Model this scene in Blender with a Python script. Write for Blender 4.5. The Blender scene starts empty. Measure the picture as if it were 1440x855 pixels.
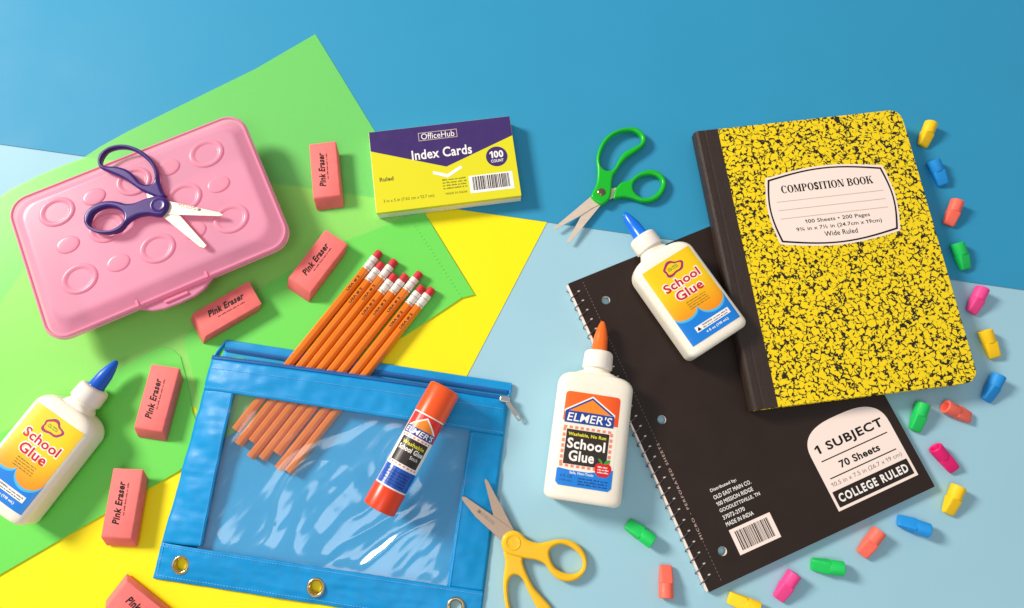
import bpy, bmesh, math, random
from mathutils import Vector, Matrix, noise
from mathutils.geometry import tessellate_polygon

# All sizes below are centimetres on the table (x right, y away from the viewer,
# z up); CM turns them into metres when a mesh is made.
CM = 0.01
random.seed(7)
scene = bpy.context.scene
COL = scene.collection

# ------------------------------------------------------------------ camera
cam_data = bpy.data.cameras.new('camera')
cam_data.sensor_width = 36.0
cam_data.lens = 988.2 / 1440 * 36.0
cam_data.clip_start = 0.01
cam_data.clip_end = 50.0
camera = bpy.data.objects.new('camera', cam_data)
COL.objects.link(camera)
CX, CY, CZ = Vector((0.99992, -0.00316, 0.01231)), Vector((0.0, 0.9685, 0.24899)), Vector((-0.01271, -0.24897, 0.96843))
camera.matrix_world = Matrix.Translation(Vector((-0.76354, -14.95837, 58.18308)) * CM) @ Matrix((CX, CY, CZ)).transposed().to_4x4()
scene.camera = camera

# ------------------------------------------------------------------ light
world = bpy.data.worlds.new('World')
scene.world = world
world.use_nodes = True
world.node_tree.nodes['Background'].inputs[0].default_value = (0.93, 0.96, 1.0, 1)
world.node_tree.nodes['Background'].inputs[1].default_value = 0.40


def area_lamp(name, loc, target, size, power, color):
    d = bpy.data.lights.new(name, 'AREA')
    d.shape = 'DISK'
    d.size = size * CM
    d.energy = power
    d.color = color
    o = bpy.data.objects.new(name, d)
    COL.objects.link(o)
    o.location = Vector(loc) * CM
    o.rotation_euler = (Vector(target) - Vector(loc)).to_track_quat('-Z', 'Y').to_euler()
    return o


area_lamp('key_softbox', (-230, 110, 172), (0, 0, 0), 76, 112.0, (1.0, 0.93, 0.84))
area_lamp('overhead_softbox', (-26, -62, 165), (-5, 0, 0), 75, 4.5, (1.0, 0.98, 0.95))

scene.view_settings.view_transform = 'Standard'
scene.view_settings.look = 'None'
scene.view_settings.gamma = 1.0
scene.view_settings.exposure = 0.0
scene.view_settings.use_curve_mapping = False
scene.render.engine = 'CYCLES'
scene.cycles.transparent_max_bounces = 24
scene.cycles.max_bounces = 10

# ------------------------------------------------------------------ measured points (cm)
PTS = {
  'blue_paper_edge': [(-45.994,14.821),(44.418,1.242)],
  'yellow': [(3.087,7.407),(-3.851,-6.305),(-9.08,-16.758),(-21.416,11.099),(-41.846,2.99),(-43.326,-0.087)],
  'green_right': [(-18.466,26.243),(-3.2,0.804),(-4.315,0.508),(-8.994,-2.753),(-24.544,-11.905),(-26.283,-8.008),(-28.134,-3.736),(-29.05,-2.278),(-38.25,13.469),(-36.987,14.539),(-34.677,16.075),(-23.718,22.542)],
  'green_left': [(-38.25,13.469),(-39.915,12.773),(-41.889,11.806),(-44.269,10.372),(-45.02,9.696),(-50.023,6.831),(-58.857,0.439),(-42.417,-23.313),(-39.503,-21.541),(-26.667,-13.798),(-24.544,-11.905),(-26.283,-8.008),(-28.134,-3.736),(-29.05,-2.278)],
  'pocket_left': [(-51.4,-16.605),(-41.346,-10.908),(-33.194,-6.009),(-30.286,-4.261),(-29.266,-3.745),(-28.36,-3.926),(-27.608,-4.528),(-26.908,-6.372),(-26.461,-7.78),(-26.077,-9.172),(-24.638,-11.908),(-26.645,-13.799),(-39.469,-21.535),(-42.381,-23.305)],
  'pocket_right': [(-27.453,-3.081),(-26.994,-2.412),(-19.531,2.577),(-14.164,5.747),(-9.966,7.534),(-7.809,8.406),(-3.198,0.79),(-4.312,0.494),(-8.987,-2.763),(-23.873,-11.572),(-24.746,-10.321),(-25.624,-8.015),(-26.519,-5.662),(-27.26,-3.746)],
  'seam': [(-8.845,7.599),(-4.331,0.58)],
  'folder_hole': [(-26.201,-9.057)],
  'pinkbox': [(-42.362,7.956),(-23.566,16.558),(-18.276,4.451),(-36.508,-4.174)],
  'pinkbox_low': [(-42.362,7.956),(-23.566,16.558),(-18.276,4.451),(-36.508,-4.174)],
  'pink_top': [(-40.639,7.777),(-23.908,14.781),(-20.408,5.513),(-35.569,-2.507)],
  'latch': [(-30.144,-1.328),(-26.697,-1.494),(-23.561,1.435)],
  'rings': [(-37.419,6.865),(-25.758,12.148),(-23.125,6.303),(-27.162,8.17),(-31.509,9.592),(-33.169,5.476),(-28.822,3.726),(-34.717,1.139)],
  'ovals': [(-34.577,8.207),(-36.082,4.017),(-31.82,2.486),(-28.771,10.862),(-24.453,9.347),(-25.98,5.234)],
  'pu_upper': [(-28.434,8.079),(-28.709,8.453),(-29.104,9.331),(-29.312,10.089),(-29.712,10.98),(-30.391,11.747),(-31.285,12.325),(-32.144,12.62),(-32.969,12.643),(-33.754,12.382),(-34.208,11.864),(-34.386,11.222),(-34.287,10.776),(-34.01,10.458),(-33.448,10.18),(-32.587,9.828),(-31.842,9.451),(-31.205,9.012),(-30.571,8.574),(-30.078,8.325),(-29.225,7.953),(-28.75,7.829)],
  'pu_upper_hole': [(-34.1,11.095),(-34.055,11.608),(-33.704,12.02),(-33.037,12.28),(-32.219,12.296),(-31.486,12.066),(-30.718,11.553),(-30.054,10.915),(-29.641,10.215),(-29.517,9.582),(-29.66,9.141),(-30.17,9.052),(-30.659,9.264),(-31.064,9.705),(-31.59,10.185),(-32.092,10.463),(-32.816,10.652),(-33.519,10.688),(-33.88,10.777)],
  'pu_lower': [(-27.986,7.21),(-28.152,7.644),(-28.534,7.954),(-29.002,8.015),(-29.893,7.764),(-30.765,7.39),(-31.442,7.302),(-32.036,7.45),(-32.738,7.548),(-33.527,7.447),(-34.267,7.013),(-34.644,6.458),(-34.668,5.846),(-34.426,5.358),(-33.976,4.995),(-33.142,4.717),(-32.464,4.73),(-31.819,4.998),(-31.316,5.485),(-30.916,5.913),(-30.385,6.22),(-29.601,6.344),(-29.017,6.247),(-28.559,6.247),(-28.143,6.592)],
  'pu_lower_hole': [(-34.134,6.091),(-33.968,6.521),(-33.554,6.829),(-32.894,7.015),(-32.19,6.893),(-31.691,6.586),(-31.47,6.218),(-31.519,5.728),(-31.803,5.301),(-32.282,5.058),(-33.068,4.996),(-33.718,5.177),(-34.168,5.541)],
  'pu_blade_a': [(-28.742,7.767),(-28.03,7.582),(-23.903,6.625),(-23.534,6.379),(-23.87,6.292),(-28.124,6.432),(-28.815,6.468)],
  'pu_blade_b': [(-30.086,8.387),(-29.24,8.077),(-28.043,6.716),(-27.084,6.348),(-24.664,3.799),(-24.845,3.582),(-25.195,3.678),(-28.445,6.248),(-29.908,7.889)],
  'pu_pivot': [(-28.805,7.147)],
  'pu_print': [(-27.347,7.149),(-25.462,6.72)],
  'gr_upper': [(6.992,9.709),(7.493,10.851),(7.629,12.148),(7.569,13.166),(7.805,14.193),(8.382,15.229),(9.22,15.902),(10.323,16.309),(11.274,16.283),(11.928,15.762),(12.139,15.093),(11.865,14.5),(11.162,13.909),(10.328,13.32),(9.763,12.662),(9.335,12.008),(9.05,11.574),(8.889,10.854),(8.784,9.854),(8.564,9.286),(8.019,8.833),(7.498,9.001),(7.113,9.354)],
  'gr_upper_hole': [(7.89,12.729),(7.987,13.606),(8.428,14.637),(9.064,15.38),(9.895,15.829),(10.851,15.952),(11.514,15.611),(11.692,15.092),(11.467,14.647),(10.775,14.275),(10.081,13.832),(9.583,13.172),(9.218,12.442),(8.803,12.079),(8.271,12.15)],
  'gr_lower': [(8.966,9.429),(9.06,10.14),(9.554,10.856),(9.963,11.072),(10.502,11.217),(11.196,11.796),(12.018,12.189),(12.822,12.191),(13.465,11.729),(13.758,11.009),(13.583,10.293),(13.078,9.579),(12.26,9.152),(11.467,9.151),(10.686,9.432),(10.031,9.573),(9.366,9.501)],
  'gr_lower_hole': [(10.759,10.429),(10.892,11.003),(11.449,11.508),(12.262,11.726),(12.922,11.583),(13.299,11.152),(13.2,10.578),(12.836,10.006),(12.15,9.577),(11.488,9.576),(10.974,9.93)],
  'gr_blade_a': [(7.127,9.78),(3.899,6.937),(3.594,6.687),(3.761,6.549),(5.948,7.804),(7.088,8.578),(9.308,9.713),(9.542,10.569),(8.471,10.353)],
  'gr_blade_b': [(7.96,9.002),(5.064,5.38),(4.779,5.407),(5.942,7.595),(6.992,9.709),(7.663,9.994)],
  'gr_pivot': [(7.887,9.966)],
  'ye_upper': [(-0.902,-19.204),(-0.663,-18.692),(-0.062,-18.409),(0.537,-18.583),(1.133,-19.098),(1.969,-19.352),(2.809,-19.219),(3.65,-19.086),(4.606,-19.226),(5.311,-19.74),(5.708,-20.476),(5.626,-21.26),(5.132,-21.926),(4.297,-22.199),(3.473,-22.029),(2.89,-21.526),(2.424,-20.91),(1.834,-20.627),(1.121,-20.512),(0.289,-20.34),(-0.425,-20.111),(-0.806,-19.771)],
  'ye_upper_hole': [(2.794,-20.125),(3.04,-19.674),(3.643,-19.45),(4.357,-19.623),(5.062,-20.135),(5.404,-20.699),(5.329,-21.259),(4.904,-21.591),(4.31,-21.644),(3.603,-21.418),(3.077,-20.969)],
  'ye_lower': [(-0.663,-19.885),(-0.604,-20.785),(-0.759,-22.12),(-0.723,-23.002),(-0.548,-24.095),(-0.084,-25.286),(0.608,-26.252),(1.645,-26.789),(2.685,-26.795),(3.39,-26.268),(3.525,-25.305),(2.906,-24.058),(2.271,-23.345),(1.575,-22.573),(0.994,-21.462),(0.762,-20.791),(0.648,-20.116)],
  'ye_lower_hole': [(-0.369,-22.232),(-0.073,-21.735),(0.4,-21.737),(0.812,-22.127),(1.101,-22.791),(1.793,-24.052),(2.478,-25.192),(2.699,-25.944),(2.229,-26.368),(1.42,-26.15),(0.613,-25.397),(-0.081,-24.314),(-0.371,-23.332)],
  'ye_blade_a': [(-0.902,-19.181),(-2.952,-17.363),(-4.056,-16.023),(-3.999,-15.824),(-3.756,-15.848),(-1.265,-17.484),(0.058,-18.409),(0.762,-20.791),(0.168,-20.788),(-0.186,-19.774)],
  'ye_blade_b': [(-1.506,-17.484),(-2.247,-14.676),(-2.188,-14.463),(-2.003,-14.618),(0.058,-18.352),(0.293,-19.436),(-0.543,-19.319)],
  'ye_pivot': [(-0.041,-19.264)],
  'ye_print': [(-2.836,-16.958),(-1.504,-18.002)],
  'index': (-5.928,12.349),
  'erasers': [((-16.022,9.241),(-16.76,14.449)),((-17.794,1.351),(-14.983,5.603)),((-25.747,-2.062),(-21.564,0.607)),((-28.944,-10.658),(-28.166,-5.46)),((-30.35,-18.788),(-30.105,-13.618)),((-29.65,-22.965),(-25.714,-25.694))],
  'pencils': [((-11.324,4.5),(-22.281,-10.598)),((-11.079,3.451),(-21.94,-11.749)),((-9.995,3.713),(-20.87,-11.522)),((-9.945,2.411),(-20.875,-12.777)),((-9.004,2.412),(-19.941,-12.893)),((-7.82,2.62),(-18.822,-12.441)),((-7.561,1.38),(-18.608,-13.687)),((-6.742,1.201),(-17.784,-13.914))],
  'pouch_front': [(-24.856,-4.842),(-0.384,-8.262),(-2.57,-25.596),(-27.729,-21.854)],
  'pouch_back': [(-23.831,-3.204),(-0.061,-6.868)],
  'pouch_L1R1': [(-25.258,-7.348),(-0.742,-11.115)],
  'pouch_L2R2': [(-27.322,-19.215),(-2.263,-22.92)],
  'window': [(-22.503,-7.779),(-3.454,-10.91),(-5.082,-22.549),(-24.002,-19.516)],
  'grommets': [(-25.563,-20.834),(-15.09,-22.496),(-4.397,-23.972)],
  'zip_pull': [(-0.548,-8.231),(0.65,-9.909)],
  'glue_stick': [(-5.44,-7.741),(-10.19,-16.735)],
  'elmer': [(5.303,-16.357),(6.811,-6.426),(7.601,-1.784)],
  'elmer_label': [(4.232,-7.802),(8.454,-8.368),(7.396,-15.565),(3.114,-14.923)],
  'glue_r': [(16.761,-3.886),(12.131,3.49),(9.43,7.765)],
  'glue_r_label': [(10.609,1.59),(14.539,4.274),(18.363,-1.758),(14.495,-4.367)],
  'glue_l': [(-39.1,-16.074),(-34.509,-9.016),(-32.725,-5.051)],
  'comp_label': [(22.171,10.575),(32.363,11.97),(33.045,6.095),(22.885,4.82)],
  'note_label': [(25.786,-17.107),(32.574,-14.268),(30.62,-9.998),(28.157,-9.036),(23.915,-12.289)],
  'note_barcode': [(16.873,-18.514),(20.232,-17.141),(20.984,-18.988),(17.685,-20.337)],
  'note_text': [(15.539,-15.629),(17.914,-14.596),(16.605,-18.237),(19.22,-17.138)],
  'note_holes': [(7.958,0.183),(12.153,-9.867),(16.316,-20.021)],
  'note_perf': [(6.056,1.747),(9.224,-5.649),(14.961,-19.601),(16.008,-22.208)],
  'note_perftext': [(11.714,-11.766),(13.836,-16.64),(14.939,-19.068)],
  'caps': [('yellow',(38.336,16.916),(37.256,14.453)),('blue',(37.933,13.132),(38.707,10.971)),('coral',(39.513,9.26),(38.47,6.95)),('green',(38.84,5.302),(39.427,3.096)),('pink',(40.379,1.227),(39.262,-0.848)),('yellow',(39.936,-2.495),(40.627,-4.686)),('blue',(40.462,-6.308),(39.285,-8.302)),('green',(33.778,-8.607),(32.895,-10.836)),('coral',(35.549,-8.826),(37.343,-9.62)),('magenta',(34.212,-12.145),(35.592,-13.765)),('yellow',(35.645,-15.196),(34.601,-17.305)),('blue',(32.752,-18.58),(30.557,-17.787)),('coral',(28.819,-18.565),(27.3,-20.414)),('green',(25.614,-21.368),(23.324,-21.035)),('pink',(21.793,-21.667),(20.403,-23.617)),('yellow',(18.791,-24.261),(16.614,-23.41)),('coral',(11.716,-23.414),(11.889,-21.187)),('green',(10.927,-19.342),(9.044,-17.957))],
  'camera': [(-0.76354,-14.95837,58.18308),(0.99992,-0.00316,0.01231),(-0.0,0.9685,0.24899),(-0.01271,-0.24897,0.96843)],
}


# ------------------------------------------------------------------ helpers
def lin(r, g, b):
    f = lambda c: (c / 255 / 12.92) if c / 255 <= 0.04045 else ((c / 255 + 0.055) / 1.055) ** 2.4
    return (f(r), f(g), f(b), 1.0)


def node(nt, kind, **kw):
    n = nt.nodes.new(kind)
    for k, v in kw.items():
        setattr(n, k, v)
    return n


def material(name, rgb, rough=0.5, metal=0.0, spec=0.5, coat=0.0, vary=0.0, vary_scale=1.0,
             bump=0.0, bump_scale=20.0, sss=0.0, stretch=None, sheen=0.0):
    """Principled material; vary = tone mottling, bump = fine relief (scales per cm)."""
    m = bpy.data.materials.new(name)
    m.use_nodes = True
    nt = m.node_tree
    b = nt.nodes['Principled BSDF']
    c = lin(*rgb)
    b.inputs['Base Color'].default_value = c
    b.inputs['Roughness'].default_value = rough
    b.inputs['Metallic'].default_value = metal
    b.inputs['Specular IOR Level'].default_value = spec
    b.inputs['Coat Weight'].default_value = coat
    b.inputs['Coat Roughness'].default_value = 0.12
    b.inputs['Sheen Weight'].default_value = sheen
    if sss:
        b.inputs['Subsurface Weight'].default_value = sss
        b.inputs['Subsurface Radius'].default_value = (0.006, 0.004, 0.003)
        b.inputs['Subsurface Scale'].default_value = 0.6
    tc = node(nt, 'ShaderNodeTexCoord')
    src = tc.outputs['Object']
    if stretch:
        mp = node(nt, 'ShaderNodeMapping')
        mp.inputs['Scale'].default_value = stretch
        nt.links.new(src, mp.inputs[0])
        src = mp.outputs[0]
    if vary:
        n = node(nt, 'ShaderNodeTexNoise')
        n.inputs['Scale'].default_value = vary_scale * 100
        n.inputs['Detail'].default_value = 6
        nt.links.new(src, n.inputs['Vector'])
        r = node(nt, 'ShaderNodeMapRange')
        r.inputs[1].default_value = 0.3
        r.inputs[2].default_value = 0.7
        r.inputs[3].default_value = 1 - vary
        r.inputs[4].default_value = 1 + vary
        nt.links.new(n.outputs[0], r.inputs[0])
        h = node(nt, 'ShaderNodeHueSaturation')
        h.inputs['Color'].default_value = c
        nt.links.new(r.outputs[0], h.inputs['Value'])
        nt.links.new(h.outputs[0], b.inputs['Base Color'])
        r2 = node(nt, 'ShaderNodeMapRange')
        r2.inputs[1].default_value = 0.3
        r2.inputs[2].default_value = 0.7
        r2.inputs[3].default_value = max(0.02, rough - 0.06)
        r2.inputs[4].default_value = min(1, rough + 0.06)
        nt.links.new(n.outputs[0], r2.inputs[0])
        nt.links.new(r2.outputs[0], b.inputs['Roughness'])
    if bump:
        n = node(nt, 'ShaderNodeTexNoise')
        n.inputs['Scale'].default_value = bump_scale * 100
        n.inputs['Detail'].default_value = 4
        nt.links.new(src, n.inputs['Vector'])
        bp = node(nt, 'ShaderNodeBump')
        bp.inputs['Strength'].default_value = bump
        bp.inputs['Distance'].default_value = 0.0004
        nt.links.new(n.outputs[0], bp.inputs['Height'])
        nt.links.new(bp.outputs[0], b.inputs['Normal'])
    return m


def translucent(name, rgb, clear, through, rough=0.3, see=(255, 255, 255), spec=0.4, bump=0.0, bump_scale=6):
    """Thin tinted plastic: part plain, part light shining through, part clear."""
    m = material(name, rgb, rough=rough, spec=spec, bump=bump, bump_scale=bump_scale)
    nt = m.node_tree
    b = nt.nodes['Principled BSDF']
    out = nt.nodes['Material Output']
    tl = node(nt, 'ShaderNodeBsdfTranslucent')
    tl.inputs[0].default_value = lin(*rgb)
    tp = node(nt, 'ShaderNodeBsdfTransparent')
    tp.inputs[0].default_value = lin(*see)
    m1 = node(nt, 'ShaderNodeMixShader')
    m1.inputs[0].default_value = through
    m2 = node(nt, 'ShaderNodeMixShader')
    m2.inputs[0].default_value = clear
    nt.links.new(b.outputs[0], m1.inputs[1])
    nt.links.new(tl.outputs[0], m1.inputs[2])
    nt.links.new(m1.outputs[0], m2.inputs[1])
    nt.links.new(tp.outputs[0], m2.inputs[2])
    nt.links.new(m2.outputs[0], out.inputs[0])
    return m


def gradient(name, a, b, axis, lo, hi, rough=0.4):
    """A printed two-colour blend along a local axis (cm)."""
    m = material(name, a, rough=rough)
    nt = m.node_tree
    tc = node(nt, 'ShaderNodeTexCoord')
    sp = node(nt, 'ShaderNodeSeparateXYZ')
    r = node(nt, 'ShaderNodeMapRange')
    r.inputs[1].default_value = lo * CM
    r.inputs[2].default_value = hi * CM
    mx = node(nt, 'ShaderNodeMix', data_type='RGBA')
    mx.inputs[6].default_value = lin(*a)
    mx.inputs[7].default_value = lin(*b)
    nt.links.new(tc.outputs['Object'], sp.inputs[0])
    nt.links.new(sp.outputs[axis], r.inputs[0])
    nt.links.new(r.outputs[0], mx.inputs[0])
    nt.links.new(mx.outputs[2], nt.nodes['Principled BSDF'].inputs['Base Color'])
    return m


def link(name, me, mat, parent=None):
    o = bpy.data.objects.new(name, me)
    COL.objects.link(o)
    if mat:
        me.materials.append(mat)
    if parent:
        o.parent = parent
    return o


def mesh(name, verts, faces, mat, parent=None, smooth=False, flat=()):
    me = bpy.data.meshes.new(name)
    me.from_pydata([(x * CM, y * CM, z * CM) for x, y, z in verts], [], faces)
    if smooth:
        fl = set(flat)
        for p in me.polygons:
            p.use_smooth = True
        me.set_sharp_from_angle(angle=math.radians(38))
    me.update()
    return link(name, me, mat, parent)


def thing(name, label, cat, loc=(0, 0, 0), rotz=0.0, group=None):
    o = bpy.data.objects.new(name, None)
    o.empty_display_size = 0.01
    COL.objects.link(o)
    o.location = Vector(loc) * CM
    o.rotation_euler = (0, 0, rotz)
    return tag(o, label, cat, group)


def tag(o, label, cat, group=None):
    o['label'] = label
    o['category'] = cat
    if group:
        o['group'] = group
    return o


class Geo:
    """Collects vertices and faces (cm)."""
    def __init__(self):
        self.v, self.f, self.flat = [], [], []

    def add(self, v, f, flat=False):
        n = len(self.v)
        self.v += [tuple(p) for p in v]
        for q in f:
            if flat:
                self.flat.append(len(self.f))
            self.f.append(tuple(i + n for i in q))
        return self

    def loft(self, rings, caps=(True, True), closed=True):
        n = len(rings[0])
        v = [p for r in rings for p in r]
        f = []
        for k in range(len(rings) - 1):
            for i in range(n if closed else n - 1):
                j = (i + 1) % n
                f.append((k * n + i, k * n + j, (k + 1) * n + j, (k + 1) * n + i))
        base = len(self.v)
        self.add(v, f)
        if caps[0]:
            self.flat.append(len(self.f))
            self.f.append(tuple(base + i for i in reversed(range(n))))
        if caps[1]:
            self.flat.append(len(self.f))
            self.f.append(tuple(base + (len(rings) - 1) * n + i for i in range(n)))
        return self

    def box(self, x0, x1, y0, y1, z0, z1):
        v = [(x0, y0, z0), (x1, y0, z0), (x1, y1, z0), (x0, y1, z0), (x0, y0, z1), (x1, y0, z1), (x1, y1, z1), (x0, y1, z1)]
        return self.add(v, [(3, 2, 1, 0), (4, 5, 6, 7), (0, 1, 5, 4), (1, 2, 6, 5), (2, 3, 7, 6), (3, 0, 4, 7)], True)

    def tube(self, pts, r, n=8, caps=True):
        pts = [Vector(p) for p in pts]
        rings = []
        up = Vector((0, 0, 1))
        for i, p in enumerate(pts):
            t = (pts[min(i + 1, len(pts) - 1)] - pts[max(i - 1, 0)]).normalized()
            s = t.cross(up)
            if s.length < 1e-3:
                s = t.cross(Vector((0, 1, 0)))
            s.normalize()
            w = s.cross(t)
            rr = r[i] if isinstance(r, (list, tuple)) else r
            rings.append([p + s * math.cos(2 * math.pi * k / n) * rr + w * math.sin(2 * math.pi * k / n) * rr for k in range(n)])
        return self.loft(rings, (caps, caps))

    def build(self, name, mat, parent=None, smooth=False):
        return mesh(name, self.v, self.f, mat, parent, smooth, self.flat)


def area2(p):
    return sum(p[i][0] * p[(i + 1) % len(p)][1] - p[(i + 1) % len(p)][0] * p[i][1] for i in range(len(p)))


def ccw(p):
    return list(p) if area2(p) > 0 else list(reversed(p))


def smooth_loop(p, n=5):
    """Closed Catmull-Rom through the points."""
    out = []
    m = len(p)
    for i in range(m):
        a, b, c, d = (Vector(p[(i + k) % m]) for k in (-1, 0, 1, 2))
        for s in range(n):
            t = s / n
            q = 0.5 * ((2 * b) + (c - a) * t + (2 * a - 5 * b + 4 * c - d) * t * t + (3 * b - a - 3 * c + d) * t ** 3)
            out.append((q.x, q.y))
    return out


def offset_loop(p, d):
    """Shift a ccw loop towards its inside by d."""
    out = []
    m = len(p)
    for i in range(m):
        a, b, c = Vector(p[i - 1]), Vector(p[i]), Vector(p[(i + 1) % m])
        e1 = (b - a).normalized() if (b - a).length > 1e-9 else Vector((1, 0))
        e2 = (c - b).normalized() if (c - b).length > 1e-9 else e1
        n1, n2 = Vector((-e1.y, e1.x)), Vector((-e2.y, e2.x))
        n = n1 + n2
        if n.length < 1e-6:
            n = n1
        n.normalize()
        k = 1 / max(0.5, n.dot(n1))
        q = b + n * d * k
        out.append((q.x, q.y))
    return out


def slab(outer, holes=(), z0=0.0, z1=1.0, bevel=0.0, steps=3, geo=None, bottom_bevel=True):
    """A plate with the given outline and holes, edges rounded by bevel."""
    g = geo or Geo()
    loops = [ccw(outer)] + [ccw(h) for h in holes]
    sign = [1] + [-1] * len(holes)
    lev = []
    if bevel:
        ang = [math.pi / 2 * k / steps for k in range(steps + 1)]
        if bottom_bevel:
            lev += [(bevel * (1 - math.sin(a)), z0 + bevel * (1 - math.cos(a))) for a in ang]
        else:
            lev += [(0, z0)]
        lev += [(bevel * (1 - math.cos(a)), z1 - bevel * (1 - math.sin(a))) for a in ang]
    else:
        lev = [(0, z0), (0, z1)]
    ends = [[], []]
    for L, s in zip(loops, sign):
        rings = []
        for d, z in lev:
            q = offset_loop(L, d * s) if d else L
            rings.append([(x, y, z) for x, y in (q if s > 0 else reversed(q))])
        g.loft(rings, (False, False))
        ends[0].append(rings[0])
        ends[1].append(rings[-1])
    for k, e in enumerate(ends):
        tris = tessellate_polygon([[Vector(p) for p in L] for L in e])
        v = [p for L in e for p in L]
        fs = []
        for t in tris:
            a, b, c = (Vector(v[i]) for i in t)
            up = (b - a).cross(c - a).z > 0
            if up != (k == 1):
                t = tuple(reversed(t))
            fs.append(t)
        g.add(v, fs, True)
    return g


def circle(cx, cy, rx, ry=None, n=32, rot=0.0):
    ry = rx if ry is None else ry
    c, s = math.cos(rot), math.sin(rot)
    return [(cx + rx * math.cos(t) * c - ry * math.sin(t) * s, cy + rx * math.cos(t) * s + ry * math.sin(t) * c)
            for t in (2 * math.pi * k / n for k in range(n))]


def rounded(x0, x1, y0, y1, r, n=6):
    """r: one radius, or four for (x1,y1), (x0,y1), (x0,y0), (x1,y0)."""
    rr = r if isinstance(r, (list, tuple)) else (r,) * 4
    out = []
    for (cx, cy, a0), q in zip(((x1, y1, 0), (x0, y1, 90), (x0, y0, 180), (x1, y0, 270)), rr):
        sx = -1 if cx == x1 else 1
        sy = -1 if cy == y1 else 1
        if q <= 0:
            out.append((cx, cy))
            continue
        for k in range(n + 1):
            a = math.radians(a0 + 90 * k / n)
            out.append((cx + sx * q + q * math.cos(a), cy + sy * q + q * math.sin(a)))
    return out


# --- flat print ------------------------------------------------------------
GLYPHS = {}


def raw_text(s, bold=0.0):
    """Filled outline of a string at size 1: (verts, faces)."""
    cu = bpy.data.curves.new('t', 'FONT')
    cu.body = s
    cu.offset = bold
    cu.resolution_u = 3
    ob = bpy.data.objects.new('t', cu)
    COL.objects.link(ob)
    me = bpy.data.meshes.new_from_object(ob.evaluated_get(bpy.context.evaluated_depsgraph_get()))
    v = [(p.co.x, p.co.y) for p in me.vertices]
    f = [tuple(p.vertices) for p in me.polygons]
    bpy.data.objects.remove(ob)
    bpy.data.curves.remove(cu)
    bpy.data.meshes.remove(me)
    return v, f


def glyph(ch, bold):
    """One letter, thickened by bold; returns (verts, faces, advance)."""
    key = (ch, bold)
    if key not in GLYPHS:
        wid = lambda s: (lambda v: max(p[0] for p in v) - min(p[0] for p in v))(raw_text(s)[0])
        adv = wid('H' + ch + 'H') - wid('HH')
        v, f = raw_text(ch, bold) if ch != ' ' else ([], [])
        if ch == '1':       # a one with a flag
            top = max(p[1] for p in raw_text('H', bold)[0])
            w = 0.1 + 2 * bold
            v = [(.2, -bold), (.2 + w, -bold), (.2 + w, top), (.2 + .2 * w, top), (.02, top - .16), (.02, top - .16 - w * .9), (.2, top - .2)]
            f = [(0, 1, 2, 6), (2, 3, 6), (3, 4, 5, 6)]
            adv = .42
        GLYPHS[key] = (v, f, adv)
    return GLYPHS[key]


def text2d(s, x0, x1, y0, y1, bold=0.0, shear=0.0, space=1.0):
    """Lettering of string s fitted into a box; returns (verts2d, faces)."""
    v, f, x = [], [], 0.0
    for ch in s:
        gv, gf, adv = glyph(ch, bold)
        o = len(v)
        v += [(x + a + shear * c, c) for a, c in gv]
        f += [tuple(i + o for i in q) for q in gf]
        x += adv + (space - 1.0) * 0.5 + 1.2 * bold
    ax, bx = min(p[0] for p in v), max(p[0] for p in v)
    ay, by = min(p[1] for p in v), max(p[1] for p in v)
    sx = (x1 - x0) / (bx - ax)
    sy = (y1 - y0) / (by - ay)
    return [(x0 + (a - ax) * sx, y0 + (c - ay) * sy) for a, c in v], f


def poly2d(p, holes=()):
    L = [ccw(p)] + [list(reversed(ccw(h))) for h in holes]
    t = tessellate_polygon([[Vector((x, y, 0)) for x, y in q] for q in L])
    return [q for l in L for q in l], [tuple(i) for i in t]


def merge2d(parts):
    v, f = [], []
    for a, b in parts:
        n = len(v)
        v += a
        f += [tuple(i + n for i in q) for q in b]
    return v, f


def rot2d(vf, ang, cx=0, cy=0):
    c, s = math.cos(ang), math.sin(ang)
    return [(cx + (x - cx) * c - (y - cy) * s, cy + (x - cx) * s + (y - cy) * c) for x, y in vf[0]], vf[1]


def ink(name, vf, mat, parent, lift, wrap=None, fine=0.0):
    """A printed shape laid on a surface. wrap(x, y, lift) gives the 3D point; fine splits long edges first."""
    v, f = vf
    bm = bmesh.new()
    bv = [bm.verts.new((x, y, 0)) for x, y in v]
    for q in f:
        if len(set(q)) >= 3:
            try:
                bm.faces.new([bv[i] for i in q])
            except ValueError:
                pass
    if fine:
        bmesh.ops.triangulate(bm, faces=bm.faces[:])
        for _ in range(6):
            e = [e for e in bm.edges if e.calc_length() > fine]
            if not e:
                break
            bmesh.ops.subdivide_edges(bm, edges=e, cuts=1)
            bmesh.ops.triangulate(bm, faces=bm.faces[:])
    for q in bm.faces:
        q.normal_update()
        if q.normal.z < 0:
            q.normal_flip()
    for p in bm.verts:
        x, y = p.co.x, p.co.y
        c = wrap(x, y, lift) if wrap else (x, y, lift)
        p.co = Vector(c) * CM
    me = bpy.data.meshes.new(name)
    bm.to_mesh(me)
    bm.free()
    return link(name, me, mat, parent)


def fake_lines(x0, x1, ys, h, seed=0):
    """Rows of small print too fine to read: word-long strokes."""
    rnd = random.Random(seed)
    parts = []
    for y in ys:
        x = x0
        while x < x1 - h:
            w = min(rnd.uniform(1.2, 4.5) * h, x1 - x)
            k = x
            while k < x + w - 0.2 * h:
                cw = rnd.uniform(0.3, 0.55) * h
                hh = h * rnd.choice((0.7, 0.7, 1.0))
                parts.append(poly2d([(k, y), (min(k + cw, x + w), y), (min(k + cw, x + w), y + hh), (k, y + hh)]))
                k += cw + 0.18 * h
            x += w + 0.6 * h
    return merge2d(parts)


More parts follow.
